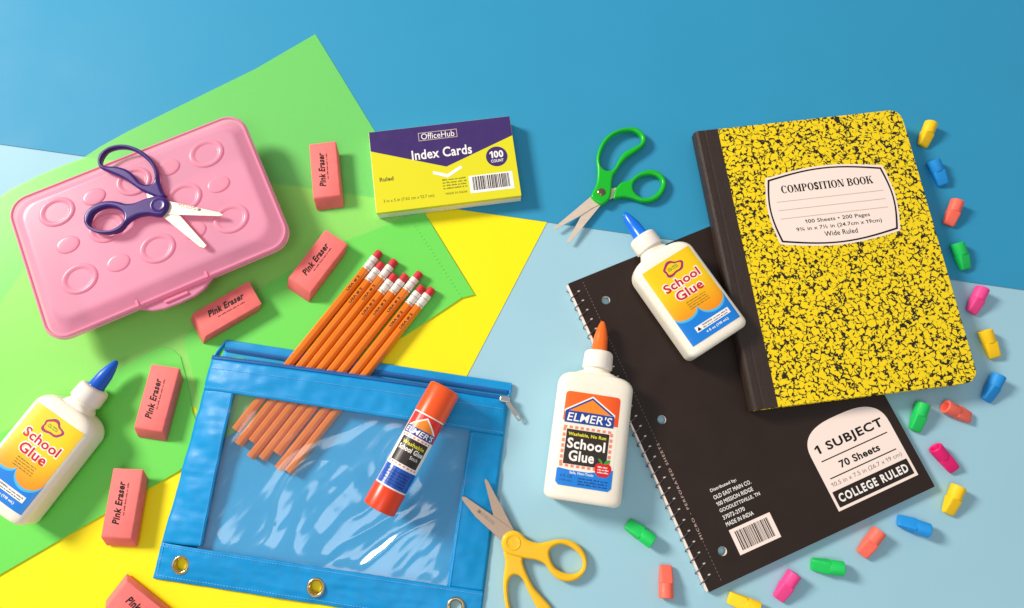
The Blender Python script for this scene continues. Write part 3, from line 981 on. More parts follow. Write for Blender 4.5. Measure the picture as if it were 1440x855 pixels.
# ================================================================== pencils
def pencil(i, tip, end, label):
    a, b = Vector(tip), Vector(end)
    d = (b - a).normalized()
    t = thing('pencil', label, 'pencil', (b.x, b.y, 0.62), math.atan2(-d.y, -d.x), 'orange pencils in the pouch')
    L = (b - a).length
    R = 0.385
    roll = 0.0

    def hexr(x, r):
        return [(x, r * math.cos(roll + k * math.pi / 3 + e), r * math.sin(roll + k * math.pi / 3 + e)) for k in range(6) for e in (-.13, .13)]

    def rr(x, r, n=16):
        return [(x, r * math.cos(2 * math.pi * k / n), r * math.sin(2 * math.pi * k / n)) for k in range(n)]
    xe, xf = L - 0.72, L - 2.0
    g = Geo()
    g.loft([hexr(0, R - .015), hexr(.015, R), hexr(xf + .1, R)], (False, True))
    body = g.build('body', M['pencil_paint'], t)
    g = Geo()
    g.loft([rr(0.004, R - .03, 12), rr(0.0, .11, 12)], (False, False))
    g.build('wood_end', M['pencil_wood'], body)
    g = Geo()
    g.loft([rr(.002, .11, 10), rr(-.004, .03, 10)], (True, True))
    g.build('lead', M['lead'], body)
    g = Geo()
    prof = [(xf, .36), (xf + .02, .385), (xf + .14, .385), (xf + .16, .365), (xf + .22, .365), (xf + .24, .39), (xf + .3, .39), (xf + .32, .37),
            (xf + .72, .375), (xf + .74, .395), (xf + .8, .395), (xf + .82, .37), (xf + .88, .37), (xf + .9, .39), (xf + 1.0, .39), (xf + 1.3, .375), (xf + 1.31, .34)]
    g.loft([rr(x, r, 20) for x, r in prof])
    fe = g.build('ferrule', M['ferrule'], t, True)
    for x in (xf + .19, xf + .85):
        g = Geo()
        g.loft([rr(x - .028, .369, 20), rr(x - .015, .373, 20), rr(x + .015, .373, 20), rr(x + .028, .369, 20)], (False, False))
        g.build('crimp', M['ferrule_dark'], fe, True)
    g = Geo()
    g.loft([rr(L - .75, .33), rr(L - .12, .34), rr(L - .04, .31), rr(L, .24)])
    g.build('rubber_tip', M['red_rubber'], t, True)
    flat = R * math.sin(math.pi / 3 + .13)
    ink('imprint', merge2d([text2d('USA # 2', xf - 2.4, xf - .8, -.12, .12, bold=.04)]), M['gold_ink'], body, flat + .012)


pl = ('leftmost of the eight orange pencils, its red end nearest the slanted eraser',
      'second orange pencil from the left in the pouch, set a little lower',
      'third orange pencil from the left in the pouch',
      'fourth orange pencil from the left in the pouch, its red end set low',
      'fifth orange pencil from the left in the pouch',
      'sixth orange pencil from the left in the pouch, reaching above its neighbours',
      'second to last orange pencil on the right side of the row',
      'rightmost of the eight orange pencils, next to yellow paper')
for i, ((a, b), l) in enumerate(zip(PTS['pencils'], pl)):
    pencil(i, a, b, l)


# ================================================================== zip pouch
def pouch():
    F = [Vector(p) for p in PTS['pouch_front']]      # TL TR BR BL
    B = [Vector(p) for p in PTS['pouch_back']]
    c = sum(F, Vector((0, 0))) / 4
    th = -0.1475
    t = thing('zip_pouch', 'bright blue nylon zip pouch with clear window and three ring holes', 'pouch', (c.x, c.y, 0.1), th)
    inv = Matrix.Rotation(-th, 2)
    L = lambda p: inv @ (Vector(p) - c)
    TL, TR, BR, BL = (L(p) for p in F)
    KL, KR = (L(p) for p in B)
    L1, R1 = (L(p) for p in PTS['pouch_L1R1'])
    L2, R2 = (L(p) for p in PTS['pouch_L2R2'])
    W = [L(p) for p in PTS['window']]
    SL = (W[1].y - W[0].y) / (W[1].x - W[0].x)
    on = lambda a, b, s: a + (b - a) * s
    GR = [L(p) for p in PTS['grommets']]

    def punched(v, q, rad):
        cx, cy = sum(v[i][0] for i in q) / 4, sum(v[i][1] for i in q) / 4
        return any(math.hypot(cx - p.x, cy - p.y) < rad for p in GR)

    def h(x, y):
        e = min(1, max(0, abs(x) / 12.75))
        ex = (1 - e ** 7) if x < 0 else (1 - e ** 2.6)
        v = min(1, max(0, (y + 8.6) / 16.5))
        ey = math.sin(v * math.pi / 2) ** 0.62
        if v > .82:
            ey -= (v - .82) * .5
        return .12 + 1.12 * ex * ey

    def crinkle(x, y, amp):
        n1 = noise.noise(Vector((x * .35, y * .5, 3.1)))
        n2 = noise.noise(Vector((x * 1.1 + 7, y * .9, 8.7)))
        n3 = noise.noise(Vector((x * .5 + 1.2 * y, y * 1.6 - .4 * x, 1.3)))
        n4 = noise.noise(Vector((x * 2.3, y * 2.6, 6.4)))
        return amp * (1.3 * n1 + .6 * n2 + .5 * n3 + .16 * n4)

    def film(x, y):
        # diagonal folds, sharper towards the lower right
        u = (x * .82 + y * -.57)
        v = (x * .57 + y * .82)
        wv = noise.noise(Vector((u * .42 + 1.5 * noise.noise(Vector((v * .16, u * .2, 2))), v * .11, 1.7)))
        w2 = noise.noise(Vector((u * .95, v * .22 + 3, 5.2)))
        rg = (1 - abs(wv)) ** 3
        w3 = noise.noise(Vector((u * 2.1, v * .5, 9.2)))
        k = .5 + .75 * min(1, max(0, (x * .5 - y) / 8 + .35))
        ed = min(1, max(0, min(x - min(W[0].x, W[3].x), max(W[1].x, W[2].x) - x) / 1.2)) * min(1, max(0, min(W[0].y + (x - W[0].x) * SL - y, y - (W[3].y + (x - W[3].x) * SL)) / 1.0))
        k *= ed * ed * (3 - 2 * ed)
        return -.03 + k * (.17 * wv + .2 * (rg - .4) + .09 * w2 + .035 * w3)

    def patch(name, q, nu, nv, mat, lift=0.0, amp=0.03, thick=.05, fn=None, parent=t):
        a, b, c_, d_ = q     # TL TR BR BL
        v, f = [], []
        for j in range(nv + 1):
            for i in range(nu + 1):
                p = on(on(d_, c_, i / nu), on(a, b, i / nu), j / nv)
                z = h(p.x, p.y) + lift + (fn(p.x, p.y) if fn else crinkle(p.x, p.y, amp))
                v.append((p.x, p.y, max(z, .09)))
        for j in range(nv):
            for i in range(nu):
                k = j * (nu + 1) + i
                q = (k, k + 1, k + nu + 2, k + nu + 1)
                if not punched(v, q, .56):
                    f.append(q)
        o = mesh(name, v, f, mat, parent, True)
        if thick:
            s = o.modifiers.new('thickness', 'SOLIDIFY')
            s.thickness = thick * CM
            s.offset = -1
        return o
    # back panel: flat sheet seen through the window and behind the zip
    g = Geo()
    n = 96
    v, f = [], []
    for j in range(n + 1):
        for i in range(n + 1):
            p = on(on(BL, BR, i / n), on(KL, KR, i / n), j / n)
            v.append((p.x, p.y, .02 + .06 * (j / n) ** 6 + .02 * (1 + noise.noise(Vector((p.x * .4, p.y * .4, 0))))))
        # rows run from the bottom seam to the zip
    for j in range(n):
        for i in range(n):
            k = j * (n + 1) + i
            q = (k, k + 1, k + n + 2, k + n + 1)
            if not punched(v, q, .6):
                f.append(q)
    bk = mesh('back_panel', v, f, M['nylon_inside'], t, True)
    s = bk.modifiers.new('thickness', 'SOLIDIFY')
    s.thickness = .03 * CM
    # front borders
    top = patch('top_band', (TL, TR, R1, L1), 90, 14, M['nylon'], .03, .11)
    patch('side_band', (L1, on(W[0], W[3], -.02), W[3], L2), 12, 60, M['nylon'], 0, .11)
    patch('side_band', (on(W[1], W[2], -.02), R1, R2, W[2]), 12, 60, M['nylon'], 0, .11)
    bot = patch('bottom_band', (L2, R2, BR, BL), 200, 30, M['nylon'], .03, .08)
    ww = [W[0] + Vector((-.4, .4)), W[1] + Vector((.4, .4)), W[2] + Vector((.4, -.4)), W[3] + Vector((-.4, -.4))]
    win = patch('window', ww, 150, 100, M['film'], -.04, 0, 0, film)
    # stitched seams
    g = Geo()

    def stitch(a, b, dx=0.0, lift=.06):
        n = int((b - a).length / .24)
        for i in range(n):
            p, q = on(a, b, (i + .15) / n), on(a, b, (i + .78) / n)
            zp = h(p.x, p.y) + crinkle(p.x, p.y, .11) + lift
            zq = h(q.x, q.y) + crinkle(q.x, q.y, .11) + lift
            g.tube([(p.x, p.y, max(zp, .12)), (q.x, q.y, max(zq, .12))], .028, 5)
    up = (TL - BL).normalized()
    rt = (TR - TL).normalized()
    stitch(L1 + up * .25, R1 + up * .25)
    stitch(L2 - up * .22, R2 - up * .22)
    stitch(on(TL, BL, .02) - up * .4 + rt * .2, TR - up * .75 - rt * .2)
    stitch(BL + up * .28 + rt * .2, BR + up * .28 - rt * .2)
    stitch(W[0] - rt * .2, W[3] - rt * .2, lift=.04)
    stitch(W[1] + rt * .2, W[2] + rt * .2, lift=.04)
    stitch(BL + up * .28 + rt * .25, L2 + up * 0 + rt * .25)
    o = g.build('stitching', M['thread'], t)
    o['kind'] = 'stuff'
    # zip: two tapes with teeth, slider and pull tab at the right end
    g = Geo()

    def tape(a, b, za, width, lift, name):
        v, f = [], []
        n = 60
        for i in range(n + 1):
            p = on(a, b, i / n)
            zc = za(p, i / n)
            for k, (dy, dz) in enumerate(((0, 0), (width * .35, .05), (width * .75, .04), (width, -.06))):
                v.append((p.x, p.y + dy, zc + dz + lift))
        for i in range(n):
            for k in range(3):
                q = i * 4 + k
                f.append((q, q + 4, q + 5, q + 1))
        o = mesh(name, v, f, M['zip_tape'], t, True)
        s = o.modifiers.new('thickness', 'SOLIDIFY')
        s.thickness = .04 * CM
        return o
    fz = lambda p, s: h(p.x, p.y) + crinkle(p.x, p.y, .11)
    bz = lambda p, s: .16 + .10 * math.sin(s * math.pi) ** .5
    tape(TL, TR, fz, .28, .03, 'zipper_tape')
    kl, kr = KL - up * .85, KR - up * .85
    tape(kl, kr, bz, .35, .0, 'zipper_tape')
    # band of nylon edging the back panel behind the zip
    v, f = [], []
    n = 60
    for i in range(n + 1):
        for j, (s, z) in enumerate(((-.72, .1), (-.6, .26), (-.3, .32), (.0, .26), (.06, .1))):
            p = on(KL, KR, i / n) + up * s
            v.append((p.x, p.y, z + .06 * noise.noise(Vector((p.x * .6, p.y, 4)))))
    for i in range(n):
        for k in range(4):
            q = i * 5 + k
            f.append((q, q + 5, q + 6, q + 1))
    mesh('back_band', v, f, M['nylon'], t, True)
    g = Geo()
    n = 150
    for i in range(n):
        for (a, b, zf, sy) in ((TL, TR, fz, .28), (kl, kr, bz, .0)):
            p = on(a, b, (i + .5) / n)
            z = zf(p, i / n) + .05
            g.box(p.x - .045, p.x + .045, p.y + sy - .07, p.y + sy + .07, z - .05, z + .03)
    o = g.build('zipper_teeth', M['zip_tape'], t)
    o['kind'] = 'stuff'
    zp = [L(p) for p in PTS['zip_pull']]
    g = Geo()
    zt = .55
    slab(rounded(zp[0].x - .5, zp[0].x + .32, zp[0].y - .24, zp[0].y + .26, .14), (), zt - .2, zt + .18, .08, 3, geo=g)
    sl = g.build('zipper_slider', M['chrome'], t, True)
    d_ = (zp[1] - zp[0])
    ang = math.atan2(d_.y, d_.x)
    ln = d_.length
    g = Geo()
    body = rounded(.15, ln, -.2, .2, .14)
    slab(body, [rounded(ln - .5, ln - .16, -.09, .09, .06)], -.05, .07, .04, 2, geo=g)
    c0, s0 = math.cos(ang), math.sin(ang)
    g.v = [(zp[0].x + x * c0 - y * s0, zp[0].y + x * s0 + y * c0, zt + .05 - .33 * x / ln + z) for x, y, z in g.v]
    pt = g.build('pull_tab', M['chrome'], t, True)
    # folded nylon at each end of the zip, joining front and back
    for a, k, s_ in ((TL, KL, 1), (TR, KR, -1)):
        v, f = [], []
        for i in range(9):
            p = on(a, k, i / 8)
            zt = on(Vector((h(a.x, a.y) + .02, 0)), Vector((.3, 0)), i / 8).x
            bulge = s_ * -.12 * math.sin(math.pi * i / 8)
            for j in range(4):
                v.append((p.x + bulge + s_ * .12 * j, p.y - .02 * j, max(.04, zt - .06 * j * j)))
        for i in range(8):
            for j in range(3):
                q = i * 4 + j
                f.append((q, q + 1, q + 5, q + 4))
        o = mesh('end_fold', v, f, M['nylon'], t, True)
        s = o.modifiers.new('thickness', 'SOLIDIFY')
        s.thickness = .04 * CM
    # brass ring holes through the bottom band
    for p in PTS['grommets']:
        q = L(p)
        zt = h(q.x, q.y) + .06 + crinkle(q.x, q.y, .08)
        g = Geo()
        rings = []
        for k in range(17):
            a = math.pi * k / 16
            rings.append([(x, y, zt + .12 * math.sin(a)) for x, y in circle(q.x, q.y, .72 - .26 * k / 16, n=32)])
        rings.append([(x, y, -.05) for x, y in circle(q.x, q.y, .45, n=32)])
        g.loft(rings, (False, False))
        g.build('grommet', M['brass'], t, True)
    return t


pouch()


# ================================================================== glue stick
def glue_stick():
    a, b = (Vector(p) for p in PTS['glue_stick'])     # cap end, base end
    d = (a - b).normalized()
    R = 1.3
    t = thing('glue_stick', 'orange capped glue stick with red, black and blue label on the pouch', 'glue stick', (b.x, b.y, 2.62), math.atan2(d.y, d.x) - math.pi / 2)
    L = (a - b).length + .25

    def rr(y, r, n=48):
        return [(r * math.cos(2 * math.pi * k / n), y, r * math.sin(2 * math.pi * k / n)) for k in range(n)]
    y1, y2 = L * .175, L * .755
    g = Geo()
    rib = [[((R - .02 + (.03 if k % 2 else 0) * (0 < j < 3)) * math.cos(2 * math.pi * k / 60), y, (R - .02 + (.03 if k % 2 else 0) * (0 < j < 3)) * math.sin(2 * math.pi * k / 60)) for k in range(60)] for j, y in enumerate((.05, .12, y1 - .1, y1 - .02))]
    g.loft([[(x * .9, 0, z * .9) for x, y, z in rib[0]]] + rib)
    g.build('base', M['orange_base'], t, True)
    g = Geo()
    g.loft([rr(y1 - .1, R - .04), rr(y2 + .1, R - .04)])
    tube = g.build('tube', M['white_ink'], t, True)
    g = Geo()
    g.loft([rr(y2, R - .03), rr(y2 + .03, R + .0), rr(L - .22, R - .03), rr(L - .1, R - .07), rr(L - .02, R - .17), rr(L, R - .3)])
    g.build('cap', M['orange_cap'], t, True)
    wrap = lambda x, y, l: ((R - .04 + l) * math.sin(x / R), y, (R - .04 + l) * math.cos(x / R))
    roll = .12     # label turned slightly from straight up

    def strip(name, x0, x1, ya, yb, m, l):
        return ink(name, poly2d([(x0, ya), (x1, ya), (x1, yb), (x0, yb)]), m, tube, l, wrap, .3)
    ya, yb, yc = L * .335, L * .57, y2 - .1
    strip('blue_panel', -3.9, 3.9, y1 + .1, ya - .05, M['cobalt_print'], .012)
    strip('red_panel', -3.9, 3.9, yb + .1, yc, M['red_print'], .012)
    ex = 1.95
    strip('white_panel', -1.75, ex - .1, ya, yb + .05, M['white_ink'], .014)
    strip('black_panel', -1.1, 1.4, ya + .3, yb - .18, M['board'], .02)
    strip('black_panel', -2.6, -1.85, ya + .3, yb - .18, M['board'], .02)
    strip('white_bar', -1.52, -1.4, y1 + .1, yc, M['white_ink'], .024)
    strip('orange_panel', -3.0, -1.54, yb + .1, yc, M['orange_print'], .022)
    dash = [poly2d([(-1.25 + .36 * k, yy), (-1.05 + .36 * k, yy), (-1.05 + .36 * k, yy + .13), (-1.25 + .36 * k, yy + .13)]) for k in range(8) for yy in (ya + .1, yb - .12)]
    ink('dashes', merge2d(dash), M['coral_print'], tube, .02, wrap)
    ink('roof', poly2d([(-1.2, yb + .72), (.15, yc - .12), (1.5, yb + .72), (1.5, yb + .6), (-1.2, yb + .6)]), M['white_ink'], tube, .02, wrap, .3)
    ink('roof', poly2d([(-1.0, yb + .7), (.15, yc - .26), (1.3, yb + .7)]), M['orange_print'], tube, .028, wrap, .3)
    strip('name_band', -1.35, 1.55, yb + .12, yb + .72, M['navy_print'], .03)
    ink('lettering', text2d("ELMER'S", -1.2, 1.45, yb + .2, yb + .64, bold=.015, shear=.15), M['white_ink'], tube, .036, wrap, .3)
    ink('lettering', text2d('Washable', -.85, 1.15, yb - .72, yb - .42, bold=.02), M['yellow_ink'], tube, .03, wrap, .3)
    ink('lettering', text2d('School Glue', -.95, 1.3, yb - 1.2, yb - .8, bold=.03), M['white_ink'], tube, .03, wrap, .3)
    ink('lettering', text2d('Stick', .35, 1.1, yb - 1.6, yb - 1.34), M['white_ink'], tube, .03, wrap, .3)
    ink('small_print', fake_lines(-.9, 1.2, [y1 + .3 + .23 * k for k in range(5)], .13, 8), M['dark_blue_ink'], tube, .02, wrap)
    return t


glue_stick()


# ================================================================== glue bottles
def bottle(label, base, axis_to, zt, A, B, Lb, tip_mat, cap, kind, shoulder):
    b, a = Vector(base), Vector(axis_to)
    d = (a - b).normalized()
    t = thing('glue_bottle', label, 'glue bottle', (b.x, b.y, zt), math.atan2(d.y, d.x) - math.pi / 2, 'white glue bottles')
    N = 4.6

    def sup(y, a_, b_, n_, cnt=64, zc=None):
        out = []
        for k in range(cnt):
            s = 2 * math.pi * k / cnt
            cx, cz = math.cos(s), math.sin(s)
            out.append((a_ * math.copysign(abs(cx) ** (2 / n_), cx), y, B + b_ * math.copysign(abs(cz) ** (2 / n_), cz)))
        return out
    prof = []
    r = .55
    prof.append((0.02, A - r - .5, B - r - .35, N))
    for k in range(6):
        s = math.pi / 2 * k / 5
        prof.append((r - r * math.cos(s), A - r + r * math.sin(s), B - r * .55 + r * .55 * math.sin(s), N))
    for k in range(1, 8):
        prof.append((r + (Lb - r - shoulder) * k / 8, A, B, N))
    rs = shoulder
    for k in range(0, 8):
        s = math.pi / 2 * k / 7
        prof.append((Lb - rs + rs * math.sin(s) * .93, A - (rs * 1.15) * (1 - math.cos(s)), B - .42 * (1 - math.cos(s)), N - (1.6 * k / 7)))
    a_e = prof[-1][1]
    ye = prof[-1][0]
    slope = .38 if kind == 'school' else .32
    for k in range(1, 7):
        s = k / 6
        prof.append((ye + slope * (1 - (1 - s) ** 1.4), a_e + (1.08 - a_e) * s, (B - .42) + (1.0 - (B - .42)) * s, 3.0 - s))
    yn = prof[-1][0]
    prof.append((yn + .45, 1.05, 1.0, 2.0))
    g = Geo()
    g.loft([sup(*p) for p in prof])
    body = g.build('body', M['bottle'], t, True)
    # screw collar with fine ribs
    rc, lc = 1.2, cap[0]
    g = Geo()
    yb = yn + .22

    def col(y, rad, rib):
        return [((rad + (rib if k % 2 else 0)) * math.cos(2 * math.pi * k / 72), y, B + (rad + (rib if k % 2 else 0)) * math.sin(2 * math.pi * k / 72)) for k in range(72)]
    g.loft([col(yb, rc - .08, 0), col(yb + .06, rc, .0), col(yb + .12, rc, .02), col(yb + lc - .25, rc - .05, .02), col(yb + lc - .1, rc - .09, 0), col(yb + lc, rc - .22, 0), col(yb + lc + .03, .7, 0)])
    cp = g.build('collar', M['cap_white'], t, True)
    g = Geo()
    yt = yb + lc
    lt = cap[1]
    pr = [(0, .68), (.1, .68), (.16, .64), (lt * .45, .57), (lt * .7, .43), (lt * .86, .3), (lt * .95, .2), (lt * .99, .12), (lt, .05)]
    g.loft([[(rr_ * math.cos(2 * math.pi * k / 32), yt + y, B + rr_ * math.sin(2 * math.pi * k / 32)) for k in range(32)] for y, rr_ in pr])
    g.build('nozzle', tip_mat, t, True)

    def wrap_at(ox, oy):
        def wrap(x, y, l):
            X, Y = x + ox, y + oy
            q = min(.999, abs(X) / A)
            return (X, Y, B + B * (1 - q ** N) ** (1 / N) + l)
        return wrap
    return t, body, wrap_at


def elmer():
    P = PTS['elmer']
    t, body, wa = bottle('white glue bottle with orange nozzle standing out on pale blue paper', P[0], P[1], 0.02, 3.0, 1.45, 10.1, M['orange_tip'], (1.5, 2.6), 'tall', 1.0)
    w = wa(-2.32, 1.1)
    mk = lambda n, vf, m, l: ink(n, vf, m, lab, l, w, .35)
    lab = ink('label', poly2d(rounded(0, 4.3, 0, 7.24, .25)), M['bottle'], t, .006, w, .35)
    mk('red_panel', poly2d(rounded(0, 4.3, 4.95, 7.24, (.3, .3, 0, 0))), M['elmer_red'], .012)
    mk('roof', poly2d([(.05, 5.78), (2.12, 7.05), (4.0, 5.82), (4.0, 5.62), (.05, 5.6)]), M['white_ink'], .018)
    mk('roof', poly2d([(.12, 5.7), (2.12, 6.92), (3.93, 5.74)]), M['navy_print'], .022)
    mk('roof', poly2d([(.4, 5.72), (2.12, 6.76), (3.68, 5.74)]), M['orange_print'], .026)
    mk('name_band', poly2d([(.12, 4.8), (3.95, 4.8), (3.95, 5.72), (.12, 5.72)]), M['navy_print'], .03)
    mk('lettering', text2d("ELMER'S", .3, 3.8, 4.93, 5.6, bold=.01, shear=.14), M['white_ink'], .036)
    dash = []
    for k in range(9):
        for yy in (1.42, 4.36):
            dash.append(poly2d([(.15 + .43 * k, yy), (.4 + .43 * k, yy), (.4 + .43 * k, yy + .2), (.15 + .43 * k, yy + .2)]))
    for k in range(7):
        for xx in (.12, 3.78):
            dash.append(poly2d([(xx, 1.6 + .42 * k), (xx + .22, 1.6 + .42 * k), (xx + .22, 1.86 + .42 * k), (xx, 1.86 + .42 * k)]))
    mk('dashes', merge2d(dash), M['coral_print'], .012)
    mk('board', poly2d([(.4, 1.65), (3.72, 1.65), (3.72, 4.3), (.4, 4.3)]), M['board'], .016)
    mk('lettering', text2d('Washable, No Run', .55, 3.5, 3.78, 4.08, bold=.03), M['yellow_ink'], .022)
    mk('lettering', text2d('School', .55, 3.5, 2.85, 3.65, bold=.028), M['white_ink'], .022)
    mk('lettering', text2d('Glue', .78, 2.75, 1.9, 2.72, bold=.028), M['white_ink'], .022)
    mk('blue_panel', poly2d([(0, .25), (.25, 0), (4.05, 0), (4.3, .25), (4.3, 1.62), (3.6, 1.42), (2.4, 1.2), (1.0, 1.2), (.1, 1.3), (0, 1.2)]), M['azure_print'], .02)
    mk('lettering', text2d('Safe, Non-Toxic', 1.0, 2.85, .92, 1.14, bold=.02), M['white_ink'], .028)
    mk('small_print', merge2d([text2d('4 FL OZ', .3, 1.25, .62, .85), text2d('(118 mL)', .3, 1.25, .3, .5), fake_lines(1.7, 4.0, (.2, .4, .62), .13, 2)]), M['dark_blue_ink'], .026)
    mk('apple', poly2d(smooth_loop([(3.5, 1.98), (3.75, 2.06), (4.05, 1.95), (4.15, 1.6), (4.0, 1.2), (3.7, 1.0), (3.5, 1.06), (3.3, 1.0), (3.0, 1.2), (2.86, 1.6), (2.96, 1.95), (3.25, 2.06)], 4)), M['apple'], .034)
    mk('leaf', poly2d(smooth_loop([(3.45, 2.0), (3.3, 2.28), (3.05, 2.38), (3.2, 2.12)], 4)), M['leaf'], .038)
    mk('leaf', poly2d(smooth_loop([(3.52, 2.0), (3.7, 2.3), (4.0, 2.35), (3.85, 2.08)], 4)), M['leaf'], .038)
    mk('small_print', merge2d([fake_lines(3.1, 3.95, (1.3, 1.5, 1.7), .11, 6)]), M['white_ink'], .04)


elmer()


def school(label, base, to, zt, tip):
    t, body, wa = bottle(label, base, to, zt, 2.85, 1.4, 9.1, tip, (1.35, 2.55), 'school', 1.35)
    w = wa(-2.3, .85)
    lab = ink('label', poly2d(rounded(0, 4.7, 0, 7.12, .04)), M['school_yellow'], t, .008, w, .35)
    mk = lambda n, vf, m, l: ink(n, vf, m, lab, l, w, .35)

    def cloud(s, cx=2.43, cy=6.2):
        pts = []
        for k in range(48):
            a = 2 * math.pi * k / 48
            r = 1 + .13 * math.cos(3 * a + .6) + .09 * math.sin(5 * a)
            pts.append((cx + (.78 + s) * r * math.cos(a), cy + (.44 + s) * r * math.sin(a)))
        return pts
    mk('logo', poly2d(cloud(.14)), M['violet_ink'], .014)
    mk('logo', poly2d(cloud(.05)), M['crimson'], .018)
    mk('logo', poly2d(cloud(-.06)), M['school_yellow'], .022)
    mk('lettering', fake_lines(1.95, 2.95, (6.08, 6.24), .13, 12), M['leaf'], .026)

    # names in red with a white outline
    for s, q in (('School', (.72, 4.12, 4.6, 5.35)), ('Glue', (1.2, 3.72, 3.55, 4.35))):
        mk('lettering_outline', text2d(s, q[0] - .09, q[1] + .09, q[2] - .09, q[3] + .09, bold=.1), M['white_ink'], .014)
        mk('lettering', text2d(s, *q, bold=.026), M['crimson'], .02)
    mk('small_print', fake_lines(1.6, 3.5, (3.15, 2.95, 2.75, 2.55), .1, 9), M['olive_ink'], .014)

    def wave(dy):
        pts = [(0, 0), (4.7, 0), (4.7, 2.75 + dy)]
        for cx, rx, by, ry in ((3.45, 1.28, 1.62, 1.2), (1.1, 1.1, 2.05, .75)):
            for k in range(13):
                a = math.pi * k / 12
                pts.append((cx + rx * math.cos(a), by + dy + ry * (1 - math.sin(a)) * .85))
        pts.append((0, 2.75 + dy))
        return pts
    mk('blue_wave', poly2d(wave(.0)), M['cyan_print'], .014)
    mk('blue_wave', poly2d(wave(-.2)), M['azure_print'], .018)
    mk('notice', poly2d([(.95, .72), (4.25, .72), (4.25, 1.2), (.95, 1.2)]), M['white_ink'], .024)
    mk('small_print', merge2d([text2d('WARNING:', 1.6, 2.6, .98, 1.12, bold=.03), fake_lines(2.7, 4.15, (.98,), .11, 4), fake_lines(1.6, 4.15, (.8,), .1, 5), poly2d([(1.05, .8), (1.42, .8), (1.235, 1.12)])]), M['ink'], .03)
    mk('lettering', text2d('4 fl oz (118 mL)', 1.6, 3.75, .28, .52, bold=.03), M['white_ink'], .024)


P = PTS['glue_r']
school('white glue bottle with yellow label and blue nozzle lying on the black notebook', P[0], P[2], 0.66, M['blue_tip'])
P = PTS['glue_l']
P = [(P[0][0] - .25, P[0][1] - .4), P[1]]
school('white glue bottle with yellow label lying on green folder at left edge', P[0], P[1], 0.18, M['deep_blue_tip'])


